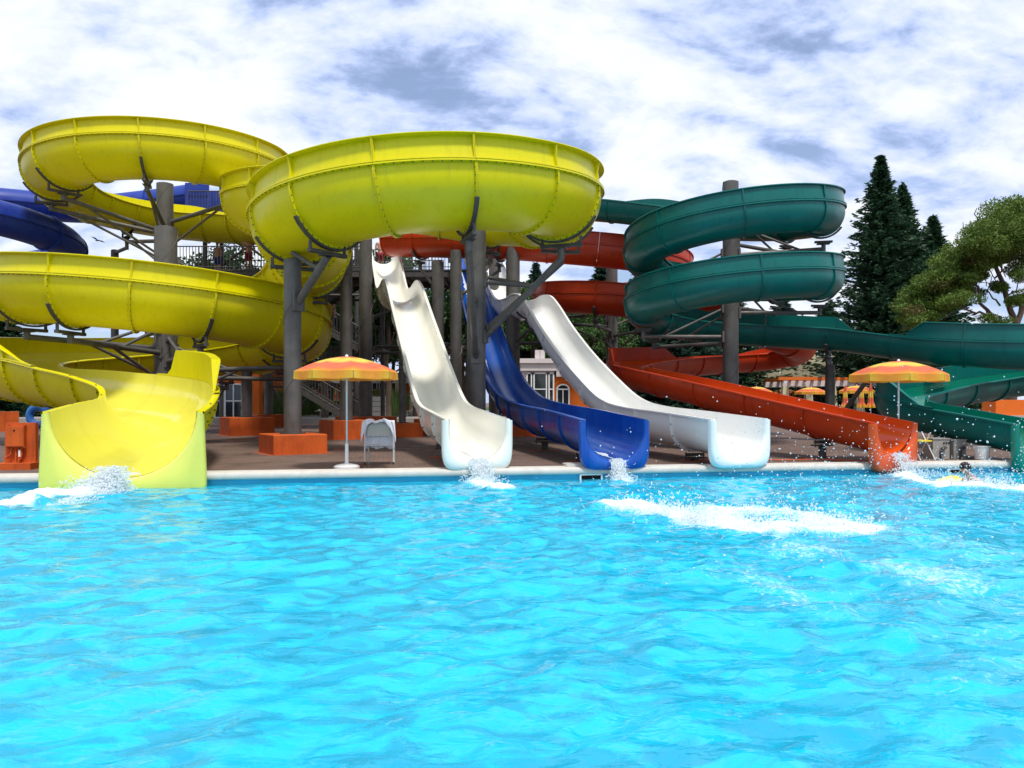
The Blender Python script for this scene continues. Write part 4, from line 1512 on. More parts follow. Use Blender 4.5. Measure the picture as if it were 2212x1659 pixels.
umb = make_umbrella()
umb.location = (P0(749, 14.75), 14.75, 0)
for lab, px, Y, rz in (('striped umbrella standing behind the red slide mouth', 1941, 16.4, .2),
                       ('distant striped umbrella partly behind the green spiral column', 1634, 46, .5),
                       ('leftmost lower one of the distant umbrellas beyond the red slide', 1695, 55, .1),
                       ('distant striped umbrella below the white pergola beam', 1752, 48, .3),
                       ('distant striped umbrella just behind the slim dark column', 1793, 53, .7),
                       ('distant striped umbrella beside the hanging folded umbrellas', 1851, 42.5, .45),
                       ):
    u = copy_tree(umb)
    u.location = (P0(px, Y), Y, 0)
    u.rotation_euler = (0, 0, rz)
    u['label'] = lab


def folded_umbrella():
    root = thing('folded_umbrella', 'folded orange umbrella hanging beside a cream post, far left', 'umbrella', group='folded umbrellas')
    mb = MB()
    n = 32
    rows = []
    for z, r in ((2.08, .02), (1.95, .05), (1.6, .085), (1.25, .10), (1.12, .15), (1.04, .19), (.98, .17)):
        rows.append([Vector(((r * (1 + .28 * math.cos(8 * 2 * math.pi * k / n))) * math.cos(2 * math.pi * k / n), (r * (1 + .28 * math.cos(8 * 2 * math.pi * k / n))) * math.sin(2 * math.pi * k / n), z)) for k in range(n)])
    mb.grid(rows, closed=True)
    mb.build('canopy', M['stripes_folded'], root)
    mb = MB(); mb.tube([(0, 0, 0), (0, 0, 2.15)], .02, 8)
    mb.build('pole', M['alu'], root)
    mb = MB(); mb.lathe([(.001, .07), (.05, .07), (.2, .05), (.24, .0)], n=16)
    mb.build('base', M['white'], root)
    return root


fu = folded_umbrella()
fu.location = (P0(868, 50), 50, .30)
for lab, px, Y in (('folded umbrella, the left one of three beyond the red slide', 1826, 38), ('folded umbrella, the middle one of three beyond the red slide', 1861, 37), ('folded umbrella, the right one of three beside the green chute', 1881, 36), ('folded orange umbrella below the stair flight behind the tower', 727, 52)):
    c = copy_tree(fu)
    c.location = (P0(px, Y), Y, .30 if px < 900 else 0)
    c['label'] = lab


# ------------------------------------------------------------------ chair with clothes, electric box and other deck things
def chair():
    Y = 15.75
    root = thing('patio_chair', 'white metal patio chair seen from behind, beside the cream slide', 'chair', (P0(819, Y), Y, 0), R_(4))
    wm = M['white_metal']
    for sx in (-1, 1):
        mb = MB(); mb.tube([(sx * .29, -.02, 0), (sx * .29, .0, .40), (sx * .28, -.05, .62), (sx * .22, -.09, .86)], .014, 8)
        mb.build('rear_leg', wm, root)
        mb = MB(); mb.tube([(sx * .265, .50, 0), (sx * .27, .44, .42), (sx * .275, .40, .60)], .014, 8)
        mb.build('front_leg', wm, root)
        mb = MB(); mb.tube([(sx * .285, -.04, .61), (sx * .28, .2, .625), (sx * .275, .42, .60)], .02, 8)
        mb.build('armrest', wm, root)
        mb = MB(); mb.lathe([(.017, 0), (.017, .05), (.001, .05)], (sx * .29, -.02, 0), 8)
        mb.build('foot', M['rubber'], root)
    mb = MB(); mb.tube([(-.29, 0, .39), (.29, 0, .39)], .013, 8); mb.tube([(-.27, .44, .42), (.27, .44, .42)], .013, 8)
    mb.build('crossbar', wm, root)
    mb = MB()
    mb.grid([[(x, y, .41 - .03 * math.sin(math.pi * (y + .02) / .46)) for x in np.linspace(-.255, .255, 5)] for y in np.linspace(.0, .44, 6)])
    mb.build('seat', M['mesh_beige'], root)
    mb = MB()
    A = np.linspace(0, math.pi, 15)
    rows = []
    for t in np.linspace(0, 1, 7):
        z0 = .58
        rows.append([(-.24 * math.cos(a) * (1 - .05 * t), -.062 - .03 * t + .02 * math.sin(a), z0 + t * (.10 + .17 * math.sin(a) ** .6)) for a in A])
    mb.grid(rows)
    mb.build('backrest', M['mesh_beige'], root)
    # clothes thrown over it
    mb = MB()
    rng = np.random.default_rng(4)
    nu, nv = 41, 40
    rows = []
    for j in range(nv):
        t = j / (nv - 1)
        row = []
        for i in range(nu):
            s = -1 + 2 * i / (nu - 1)
            hang = .035 + .40 * abs(s) ** 3.2           # the rear flap is long at the sides
            top = .93 - .05 * s * s + .015 * math.sin(7 * s) - (.03 if abs(s) < .3 else 0)
            wv = .018 * math.sin(11 * s + 3 * t) + .012 * math.sin(23 * s + 9 * t)
            if t < .42:
                q = t / .42
                z = top - hang * (1 - q)
                y = -.135 - .03 * (1 - q) + wv - .02 * abs(s)
            elif t < .52:
                q = (t - .42) / .10
                z = top + .015 * math.sin(math.pi * q)
                y = -.135 + .10 * q + wv * .6
            else:
                q = (t - .52) / .48
                z = top - .58 * q
                y = -.035 + .10 * q + wv
            x = s * (.315 + .02 * math.sin(5 * t + 1) + .02 * (1 - t))
            row.append((x, y, z))
        rows.append(row)
    mb.grid(rows)
    o = mb.build('draped_clothes', M['cloth_white'], smooth=True, angle=180, loc=(P0(819, Y), Y, 0))
    o.rotation_euler = (0, 0, R_(4))
    tag(o, 'white and pale blue clothes draped over the patio chair', 'clothes')
    s = o.modifiers.new('sol', 'SOLIDIFY'); s.thickness = .006


chair()


def electric_box():
    Y = 14.75
    root = thing('electric_box', 'orange painted electric box on a pedestal at the left pool edge', 'electric box', (P0(44, Y), Y, 0), R_(8))
    o = M['orange']
    mb = MB(); mb.box((0, .06, .49), (.54, .12, .78)); mb.build('back_board', o, root, smooth=False)
    mb = MB(); mb.box((-.03, -.05, .06), (.66, .46, .12)); mb.build('plinth', o, root, smooth=False)
    mb = MB(); mb.box((-.05, -.06, .62), (.33, .12, .40)); mb.box((-.05, -.125, .62), (.30, .012, .36))
    mb.build('cabinet', o, root, smooth=False)
    for x, z in ((-.2, .83), (.1, .83), (-.2, .41), (.1, .41)):
        mb = MB(); mb.box((x, -.06, z), (.05, .06, .03)); mb.build('bracket', o, root, smooth=False)
    mb = MB(); mb.lathe([(.016, 0), (.016, .012), (.001, .012)], n=10)
    b = mb.build('lock', M['dark'], root, loc=(-.05, -.132, .74)); b.rotation_euler = (R_(90), 0, 0)
    for pts in (((-.12, -.06, .42), (-.14, -.07, .28), (-.24, -.08, .22), (-.22, -.08, .12)), ((-.05, -.06, .42), (-.05, -.07, .12)), ((-.0, -.06, .42), (.0, -.07, .12)), ((.05, -.06, .42), (.06, -.08, .25), (.0, -.08, .12))):
        mb = MB(); mb.tube(pts, .015, 7); mb.build('cable', o, root)
    mb = MB(); mb.box((.02, -.07, .30), (.035, .03, .13)); mb.build('label_tag', M['white'], root, smooth=False)


electric_box()


def skimmer(px, Y, label, wid=.42):
    x = P0(px, Y)
    u, w = to_pool(x, edge_y(x))
    root = thing('pool_skimmer', label, 'skimmer', pw(u, 0.0, -.185), PA, group='skimmer mouths in the pool wall')
    mb = MB()
    for sx in (-1, 1):
        mb.box((sx * wid / 2, -.012, 0), (.03, .05, .15))
    mb.box((0, -.012, .075), (wid + .03, .05, .022)); mb.box((0, -.012, -.075), (wid + .03, .05, .022))
    mb.build('frame', M['white_metal'], root, smooth=False)
    mb = MB(); mb.box((0, .006, 0), (wid - .03, .01, .128)); mb.build('mouth', M['dark'], root, smooth=False)
    mb = MB(); mb.box((.03, -.006, 0), (.012, .012, .126)); mb.build('flap', M['steel_dark'], root, smooth=False)


skimmer(1276, 14.75, 'dark skimmer mouth in the pool wall below the blue slide')
skimmer(2059, 16.1, 'dark skimmer mouth in the pool wall right of the red slide')

c0 = at(1247, 1006, 15.05)
mb = MB(); mb.box((0, 0, 0), (.42, .40, .045)); mb.box((0, 0, .026), (.34, .32, .008))
tag(mb.build('skimmer_lid', M['coping'], smooth=False, loc=(c0.x - .05, edge_y(c0.x) + .32, .055)), 'square stone lid on the coping beside the blue slide', 'lid').rotation_euler = (0, 0, PA)


def pump_boxes():
    Y = 17.4
    root = thing('pump_cabinet', 'grey pump cabinets with pipes between red and green slides', 'cabinet', (P0(2038, Y), Y, 0), .12)
    for x, w, h in ((-.18, .40, .44), (.27, .30, .41)):
        mb = MB(); mb.box((x, 0, h / 2), (w, .35, h)); mb.box((x, 0, h + .012), (w + .03, .38, .024)); mb.build('cabinet', M['box_grey'], root, smooth=False)
    for x in (-.12, -.06, 0):
        mb = MB(); mb.lathe([(.02, 0), (.02, .012), (.001, .012)], n=8); q = mb.build('dial', M['dark'], root, loc=(x, -.178, .36)); q.rotation_euler = (R_(90), 0, 0)
    for x in (-.20, .26):
        mb = MB(); mb.tube([(x, -.22, .0), (x, -.22, .24), (x + .09, -.22, .26), (x + .09, -.18, .26)], .03, 8); mb.build('pipe', M['steel_dark'], root)


pump_boxes()


def bucket():
    Y = 16.75
    root = thing('plastic_bucket', 'white plastic bucket on the coping below the green slide', 'bucket', (P0(2121, Y), Y, 0.03))
    mb = MB()
    mb.lathe([(.001, .0), (.135, .0), (.16, .27), (.175, .275), (.175, .29), (.155, .29), (.13, .02), (.001, .02)], n=24)
    mb.build('shell', M['white'], root)
    mb = MB(); mb.tube([(.17 * math.cos(a), -.02 - .10 * math.sin(a), .27 - .08 * math.sin(a)) for a in np.linspace(0, math.pi, 12)], .005, 6)
    mb.build('handle', M['white_metal'], root)


bucket()


def stool():
    Y = 17.0
    root = thing('folding_stool', 'white folding stool with yellow seat behind the red slide mouth', 'stool', (P0(1985, Y), Y, 0), .3)
    for sx in (-.2, .2):
        for a, b in (((sx, -.25, 0), (sx, .12, .60)), ((sx, .25, 0), (sx, -.12, .60))):
            mb = MB(); mb.tube([a, b], .014, 7); mb.build('leg', M['white_metal'], root)
    mb = MB(); mb.box((0, 0, .42), (.42, .30, .03)); mb.build('seat', M['float_yellow'], root, smooth=False)


stool()
mb = MB()
hp = [at(1650, 992, 0)]
pts = []
for i in range(40):
    t = i / 39
    x = 4.9 + 3.0 * t
    pts.append((x, edge_y(x) + 1.1 + .25 * math.sin(5 * t) + .12 * math.sin(13 * t), .02))
mb.tube(pts, .014, 6)
tag(mb.build('garden_hose', M['hose']), 'orange hose lying on the pavers below the red slide', 'hose')


# ------------------------------------------------------------------ terrace, loungers, buildings behind
def terrace():
    m = mat('pale_paving', (0.34, 0.32, 0.29), .8, .3, var=.2, vscale=1.5, bump=.1, bscale=20)
    mb = MB()
    mb.box((-14, 62, .15), (36, 36, .30))
    tag(mb.build('terrace', m, smooth=False), kind='structure')


terrace()


def lounger():
    root = thing('sun_lounger', 'white plastic lounger', 'lounger', group='white loungers on the terrace')
    w = M['white']
    mb = MB()
    mb.box((0, -.5, .33), (.66, 1.25, .05)); mb.build('seat', w, root, smooth=False)
    mb = MB(); mb.bar((0, .12, .34), (0, .72, .52), .64, .05); mb.build('backrest', w, root, smooth=False)
    for sx in (-1, 1):
        for y in (-1.0, .45):
            mb = MB(); mb.bar((sx * .29, y, 0), (sx * .29, y, .32), .05, .05); mb.build('leg', w, root, smooth=False)
    return root


lp = lounger()
spots = [(694, 'lounger at the left end of the row, half behind the cream posts'), (717, 'second lounger from the left end of the row'), (738, 'third lounger from the left end of the row'), (806, 'lounger below the grey board'),
         (826, 'lounger right of the grey board, below the reeds'), (845, 'lounger beside the cream post with a folded umbrella'), (896, 'lounger seen past the foot of the cream slide'), (914, 'lounger farthest right in the row, behind the cream slide')]
for i, (px, lab) in enumerate(spots):
    o = lp if i == 0 else copy_tree(lp)
    o.location = (P0(px, 51.5), 51.5, .30)
    o.rotation_euler = (0, 0, R_(6 if i % 2 else -5))
    o['label'] = 'white ' + lab


def window(root, x, y, z0, z1, w, frame='white', panes=1, rows=1, arch=False, depth=.10):
    """window facing -Y, in the plane y"""
    fm = M[frame]
    mb = MB()
    t = .08
    mb.box((x - w / 2, y, (z0 + z1) / 2), (t, depth, z1 - z0)); mb.box((x + w / 2, y, (z0 + z1) / 2), (t, depth, z1 - z0))
    mb.box((x, y, z0), (w + t, depth * 1.2, t)); mb.box((x, y, z1), (w + t, depth, t))
    for k in range(1, panes):
        mb.box((x - w / 2 + w * k / panes, y, (z0 + z1) / 2), (t * .8, depth * .8, z1 - z0))
    for k in range(1, rows):
        mb.box((x, y, z0 + (z1 - z0) * k / rows), (w, depth * .7, t * .8))
    if arch:
        A = np.linspace(0, math.pi, 11)
        for a, b in zip(A[:-1], A[1:]):
            mb.bar((x - w / 2 * math.cos(a), y, z1 + .28 * math.sin(a)), (x - w / 2 * math.cos(b), y, z1 + .28 * math.sin(b)), depth, t)
    f = mb.build('window', fm, root, smooth=False)
    mb = MB()
    mb.box((x, y + .02, (z0 + z1) / 2), (w, .02, z1 - z0))
    if arch:
        mb.face([(x - w / 2 * math.cos(a), y + .012, z1 + .27 * math.sin(a)) for a in np.linspace(math.pi, 0, 11)])
    mb.build('pane', M['glass'], f, smooth=False)


def wall(root, x0, x1, y0, y1, z0, z1, m, name='wall'):
    mb = MB()
    mb.box(((x0 + x1) / 2, (y0 + y1) / 2, (z0 + z1) / 2), (x1 - x0, y1 - y0, z1 - z0))
    return mb.build(name, M[m], root, smooth=False)


def buildings():
    # 1 long orange building behind the terrace
    Y = 60.0
    b = thing('orange_building', 'long low orange building with small white windows behind the terrace', 'building', (0, 0, 0))
    wall(b, -23, -6.2, Y, Y + 8, .3, 3.15, 'bld_orange')
    wall(b, -23.2, -6.0, Y - .25, Y + 8.2, 3.152, 3.5, 'bld_white', 'parapet')
    for px in (684, 697, 709, 721, 812, 822, 838, 851, 600, 612):
        window(b, P0(px, Y), Y - .04, 2.15, 2.75, .55)
    wall(b, -23.0, -6.2, Y - .10, Y - .002, 1.72, 1.80, 'bld_white', 'band')
    # 2 orange pavilion left, with tall white framed windows
    b = thing('orange_pavilion', 'orange pavilion with tall white framed glazing left of the dark block', 'building')
    Y = 46.0
    wall(b, P0(425, Y), P0(560, Y), Y, Y + 6, 0, 3.4, 'bld_orange')
    window(b, P0(505, Y), Y - .04, .3, 2.3, 1.0, panes=2, rows=2)
    window(b, P0(465, Y), Y - .04, .3, 2.3, 1.0, panes=2, rows=2)
    wall(b, P0(420, Y), P0(565, Y), Y - .2, Y + 6.2, 3.402, 3.7, 'bld_white', 'parapet')
    # 3 white and orange building between the blue and white slides
    b = thing('villa', 'orange and white building with arched window between blue and white slides', 'building')
    Y = 46.0
    xa, xm, xb = P0(1128, Y), P0(1197, Y), P0(1345, Y)
    wall(b, xa, xm, Y, Y + 7, 0, 3.1, 'bld_white')
    wall(b, xa - .1, xm + .12, Y - .2, Y + 7, 3.102, 3.55, 'bld_white', 'frieze')
    wall(b, xa - .2, xm + .25, Y - .35, Y + 7.1, 3.552, 3.82, 'bld_white', 'cornice')
    for px in (1161, 1172, 1200):
        wall(b, P0(px, Y) - .14, P0(px, Y) + .14, Y + .1, Y + .4, 3.822, 4.35, 'bld_white', 'chimney')
    window(b, P0(1167, Y), Y - .03, .1, 2.95, 1.05, panes=1, rows=3)
    window(b, P0(1188, Y), Y - .03, .1, 2.95, .42, panes=1, rows=3)
    window(b, P0(1146, Y), Y - .03, .1, 2.95, .42, panes=1, rows=3)
    wall(b, xm + .003, xb, Y + .25, Y + 7, 0, 2.75, 'bld_orange')
    wall(b, xm + .13, xb + .1, Y + .05, Y + 7.05, 2.752, 3.35, 'bld_white', 'frieze')
    wall(b, xm + .26, xb + .2, Y - .08, Y + 7.1, 3.352, 3.5, 'bld_white', 'cornice')
    window(b, P0(1216, Y + .25), Y + .2, .95, 2.0, .72, panes=2, arch=True)
    A = np.linspace(0, math.pi, 13)
    mb = MB()
    xc = P0(1216, Y + .25)
    for a0, a1 in zip(A[:-1], A[1:]):
        mb.bar((xc - .58 * math.cos(a0), Y + .22, 2.02 + .50 * math.sin(a0)), (xc - .58 * math.cos(a1), Y + .22, 2.02 + .50 * math.sin(a1)), .08, .09)
    mb.build('arch_moulding', M['bld_orange'], b, smooth=False)
    # 4 pale building far right behind the pergola
    b = thing('beige_building', 'long cream building with beige panel band behind the pergola', 'building')
    Y = 64.0
    xa, xb = P0(1585, Y), P0(2060, Y)
    wall(b, xa, xb, Y, Y + 8, 0, 7.2, 'bld_cream')
    wall(b, xa, xb, Y - 1.2, Y - .9, 1.3, 2.6, 'dark', 'shadow_gap')  # near-black box stands in for the shade below the panel band
    n = 16
    for i in range(n):
        w = (xb - xa) / n
        wall(b, xa + i * w + .02, xa + (i + 1) * w - .02, Y - 1.6, Y - 1.25, 2.6, 4.35, 'bld_beige', 'panel')
    mb = MB(); x = P0(1707, Y)
    mb.box((x, Y - .25, 5.3), (1.1, .5, .95)); mb.build('air_conditioner', M['white'], b, smooth=False)
    for px in (1625, 1780, 1830, 1940, 1990):
        window(b, P0(px, Y), Y - .05, 5.0, 6.3, 1.2, panes=2)
    # red brown fence in front of it
    b = thing('red_fence', 'dark red wooden fence behind the distant umbrellas', 'fence')
    Y = 58.0
    xa, xb = P0(1440, Y), P0(1910, Y)
    n = 60
    dm = M['fence_red']
    me = None
    for i in range(n):
        w = (xb - xa) / n
        if me is None:
            mb = MB(); mb.box((0, 0, .85), (w - .03, .05, 1.7)); o = mb.build('board', dm, b, smooth=False); me = o.data
        else:
            o = link('board', me, b)
        o.location = (xa + (i + .5) * w, Y, .03 * math.sin(i * 7.3))
    wall(b, xa, xb, Y + .03, Y + .09, .4, .52, 'fence_red', 'rail'); wall(b, xa, xb, Y + .03, Y + .09, 1.3, 1.42, 'fence_red', 'rail')
    # white pergola with orange rafters
    b = thing('pergola', 'white beamed pergola with orange rafter ends on cream posts', 'pergola')
    Y = 50.0
    xa, xb = P0(1690, Y), P0(2030, Y)
    wall(b, xa, xb, Y, Y + .3, 2.25, 2.62, 'bld_white', 'beam')
    wall(b, xa, xb, Y + 3.5, Y + 3.8, 2.25, 2.62, 'bld_white', 'beam')
    n = 22
    for i in range(n):
        x = xa + (xb - xa) * i / (n - 1)
        wall(b, x - .10, x + .10, Y - .6, Y + 4.4, 2.622, 2.82, 'wood_orange', 'rafter')
    wall(b, xa - .5, P0(1752, Y), Y - .75, Y - .61, 2.64, 2.84, 'wood_orange', 'fascia')
    for px in (1697, 1748, 1800, 1858, 1930):
        x = P0(px, Y)
        mb = MB()
        mb.grid([[Vector((x, Y + .15, 0)) + Vector((a * s, c * s, z)) for a, c in ((-1, -1), (1, -1), (1, 1), (-1, 1))] for z, s in ((0, .30), (2.24, .17))], closed=True)
        mb.build('post', M['bld_cream'], b, smooth=False)
    # left pergola posts before the orange building
    b = thing('terrace_pergola', 'cream tapered posts with a white beam along the terrace', 'pergola')
    Y = 54.0
    wall(b, P0(560, Y), P0(905, Y), Y, Y + .3, 2.55, 2.95, 'bld_white', 'beam')
    for px in (573, 663, 677, 763, 770, 858, 890):
        x = P0(px, Y)
        k = .8 if px in (677, 763, 770) else 1.25
        mb = MB()
        mb.grid([[Vector((x, Y + .15, .3)) + Vector((a * s * k, c * s * k, z)) for a, c in ((-1, -1), (1, -1), (1, 1), (-1, 1))] for z, s in ((0, .17), (2.24, .11))], closed=True)
        mb.build('post', M['bld_cream'], b, smooth=False)
    # grey slatted board
    b = thing('slatted_board', 'grey slatted board standing by the reeds', 'board', (P0(819, 46), 46, .30))
    for k in range(4):
        mb = MB(); mb.box((0, 0, .22 + .30 * k), (.80, .04, .27)); mb.build('plank', M['grey_board'], b, smooth=False)
    for sx in (-.38, .38):
        mb = MB(); mb.box((sx, .05, .66), (.06, .05, 1.36)); mb.build('post', M['steel_dark'], b, smooth=False)
    # orange kiosk at the right edge, its concrete plinth
    b = thing('orange_kiosk', 'bright orange panel on a concrete plinth at the right edge', 'kiosk', (0, 0, 0))
    Y = 34.0
    wall(b, P0(2151, Y), P0(2260, Y), Y, Y + 1, .66, 1.35, 'orange_bright', 'panel')
    wall(b, P0(2138, Y), P0(2270, Y), Y - .1, Y + 1.2, 0, .66, 'concrete', 'plinth')
    b = thing('sloped_buttress', 'cream sloped concrete block beyond the green chute', 'block')
    Y = 36.0
    mb = MB()
    x0, x1 = P0(2028, Y), P0(2078, Y)
    q = [(x0, 0), (x1, 0), (x1 - .25, 1.35), (x0, 1.35)]
    mb.face([(x, Y, z) for x, z in q]); mb.face([(x, Y + .6, z) for x, z in q[::-1]])
    for (xa_, za), (xb_, zb) in zip(q, q[1:] + q[:1]):
        mb.face([(xa_, Y, za), (xa_, Y + .6, za), (xb_, Y + .6, zb), (xb_, Y, zb)])
    mb.build('block', M['bld_cream'], b, smooth=False)
    # dark red block and play equipment at the left
    b = thing('foundation_block', 'dark orange concrete block at the left edge', 'block', (P0(8, 33), 33, 0), BLOCK_RZ)
    mb = MB(); mb.box((0, 0, .42), (1.1, 1.1, .84)); mb.build('block', M['orange'], b, smooth=False)
    b = thing('play_frame', 'blue round plastic play frame left of the yellow slide exit', 'play equipment', (P0(83, 36), 36, 0))
    mb = MB(); mb.tube([(.42 * math.cos(a), 0, .60 + .42 * math.sin(a)) for a in np.linspace(0, 2 * math.pi, 25)], .17, 10, caps=False); mb.build('ring', M['play_blue'], b)
    mb = MB(); mb.box((1.5, .2, .95), (1.6, .1, .5)); mb.build('panel', M['play_blue'], b, smooth=False)
    for x in (.75, 2.25):
        mb = MB(); mb.box((x, .2, .6), (.12, .12, 1.2)); mb.build('post', M['steel_dark'], b, smooth=False)
    mb = MB(); mb.box((.9, .1, .35), (.25, .25, .7)); mb.build('cushion', M['float_yellow'], b, smooth=False)


M['fence_red'] = mat('red_stained_boards', (0.22, 0.035, 0.018), .8, .3, var=.25, vscale=3)
M['orange_bright'] = mat('bright_orange_panel', (0.80, 0.16, 0.015), .6, .3, var=.08)
buildings()


# ------------------------------------------------------------------ vegetation
def leaf_quads(C, D, Lg, Wd, rng):
    """quads at C, pointing along D, length Lg, width Wd"""
    n = len(C)
    D = D / np.maximum(np.linalg.norm(D, axis=1, keepdims=True), 1e-6)
    r = rng.normal(size=(n, 3))
    S = np.cross(D, r)
    S /= np.maximum(np.linalg.norm(S, axis=1, keepdims=True), 1e-6)
    a = (D * Lg[:, None]) * .5
    b = S * Wd[:, None] * .5
    return np.stack([C - a, C + b * .9 - a * .1, C + a, C - b * .9 - a * .1], 1).reshape(-1, 3)


def conifer_mesh(name, H, Rb, seed, mats, nb=520, per=30, droop=.25, power=.85, base=.06, size=1.0):
    rng = np.random.default_rng(seed)
    t = base + (1 - base) * rng.random(nb) ** 1.15
    ang_ = rng.random(nb) * 2 * math.pi
    ln = Rb * ((1 - t) ** power) * rng.uniform(.42, 1.16, nb) + .10
    ln *= 1 - .4 * np.clip((t - .72) / .28, 0, 1)
    lob = 1 + .22 * np.sin(ang_ * 3 + seed) * np.sin(t * 9 + seed)
    ln *= lob
    Cs, Ds, Ls, Ws = [], [], [], []
    for i in range(nb):
        k = max(5, int(per * (.3 + .7 * ln[i] / Rb)))
        s = rng.random(k) ** .75
        dirv = np.array([math.cos(ang_[i]), math.sin(ang_[i]), 0])
        z = t[i] * H + ln[i] * ((.30 + .9 * max(0, t[i] - .62)) * s - droop * 2.2 * s * (1 - s * .55) * (1 - .6 * t[i])) + rng.normal(0, .05, k)
        side_ = np.array([-dirv[1], dirv[0], 0])
        off = rng.normal(0, .10 + .15 * ln[i] / Rb, k) * (1.1 - s * .6)
        c = dirv[None] * (s * ln[i])[:, None] + side_[None] * off[:, None]
        c[:, 2] = z
        d = dirv[None] * rng.uniform(.5, 1.2, k)[:, None] + side_[None] * np.sign(off)[:, None] * rng.uniform(.1, .9, k)[:, None]
        d[:, 2] += rng.uniform(-.5, .55, k)
        Cs.append(c); Ds.append(d)
        Ls.append(rng.uniform(.30, .62, k) * size); Ws.append(rng.uniform(.11, .22, k) * size)
    C, D = np.concatenate(Cs), np.concatenate(Ds)
    V = leaf_quads(C, D, np.concatenate(Ls), np.concatenate(Ws), rng)
    return quads_mesh(name, V, len(C), mats)


def broad_mesh(name, R, H, seed, mats, clumps=70, per=190, leaf=.17, flat=.8, gap=.55):
    """crown of leaf clumps; origin at the crown's base"""
    rng = np.random.default_rng(seed)
    Cs = []
    for i in range(clumps):
        d = rng.normal(size=3); d /= np.linalg.norm(d)
        if d[2] < -.35: d[2] *= -.5
        q = rng.uniform(gap, 1.0)
        c = np.array([d[0] * R * q, d[1] * R * q, H * .5 + d[2] * H * .5 * q])
        cr = rng.uniform(.28, .5) * R * .62
        p = rng.normal(size=(per, 3)); p /= np.linalg.norm(p, axis=1, keepdims=True)
        p *= (rng.random(per) ** .45)[:, None] * cr
        p[:, 2] *= flat
        Cs.append(c + p)
    C = np.concatenate(Cs)
    n = len(C)
    D = rng.normal(size=(n, 3)); D[:, 2] -= .3
    V = leaf_quads(C, D, rng.uniform(.8, 1.4, n) * leaf, rng.uniform(.6, 1.0, n) * leaf, rng)
    return quads_mesh(name, V, n, mats)


def limb(mb, a, b, r0, r1, rng, wob=.12, n=6):
    a, b = Vector(a), Vector(b)
    pts = [a.lerp(b, i / n) + Vector(rng.normal(0, wob, 3)) * (1 if 0 < i < n else 0) for i in range(n + 1)]
    mb.tube(pts, [r0 + (r1 - r0) * i / n for i in range(n + 1)], 8)
    return pts


CONI = [conifer_mesh('crown', 16.0, 4.9, 3, [M['needle']], 1500, 46, size=.85, power=.86), conifer_mesh('crown', 11.0, 3.4, 8, [M['needle_blue']], 900, 44, droop=.3, power=.8, size=.85), conifer_mesh('crown', 13.0, 4.3, 21, [M['needle']], 1250, 44, power=.84, size=.85)]
BROAD = [broad_mesh('crown', 3.2, 6.0, 5, [M['leaf']]), broad_mesh('crown', 3.4, 5.2, 9, [M['leaf_dark']], 64, 200), broad_mesh('crown', 2.8, 6.6, 13, [M['leaf']], 60, 180)]


def tree(label, kind, x, y, top, width=1.0, rz=0.0, z0=.0):
    """kind: conifer 0-2, broad 10-12"""
    rng = np.random.default_rng(int(abs(x * 31 + y * 7)) + kind)
    con = kind < 10
    root = thing('conifer_tree' if con else 'leafy_tree', label, 'tree', (x, y, z0), rz, group='conifers behind the slides' if con else 'leafy trees behind the slides')
    me = CONI[kind] if con else BROAD[kind - 10]
    base_h = (16.0, 11.0, 13.0)[kind] if con else (6.0, 5.2, 6.6)[kind - 10]
    tr = 0.0 if con else (top - z0) * .28
    o = link('crown', me, root)
    sz = (top - z0 - tr) / base_h
    o.scale = (width, width, sz)
    o.location = (0, 0, tr)
    mb = MB()
    if con:
        limb(mb, (0, 0, -.1), (0, 0, (top - z0) * .93), .26 * width, .03, rng, .03, 8)
    else:
        pts = limb(mb, (0, 0, -.1), (0, 0, tr + (top - z0 - tr) * .55), .24, .09, rng, .08, 6)
        for k in range(6):
            a = rng.uniform(0, 6.28)
            q = pts[2 + k % 4]
            limb(mb, q, q + Vector((math.cos(a) * 1.7 * width, math.sin(a) * 1.7 * width, rng.uniform(.9, 2.2))), .09, .03, rng, .08, 4)
    mb.build('trunk', M['bark'], root)
    return root


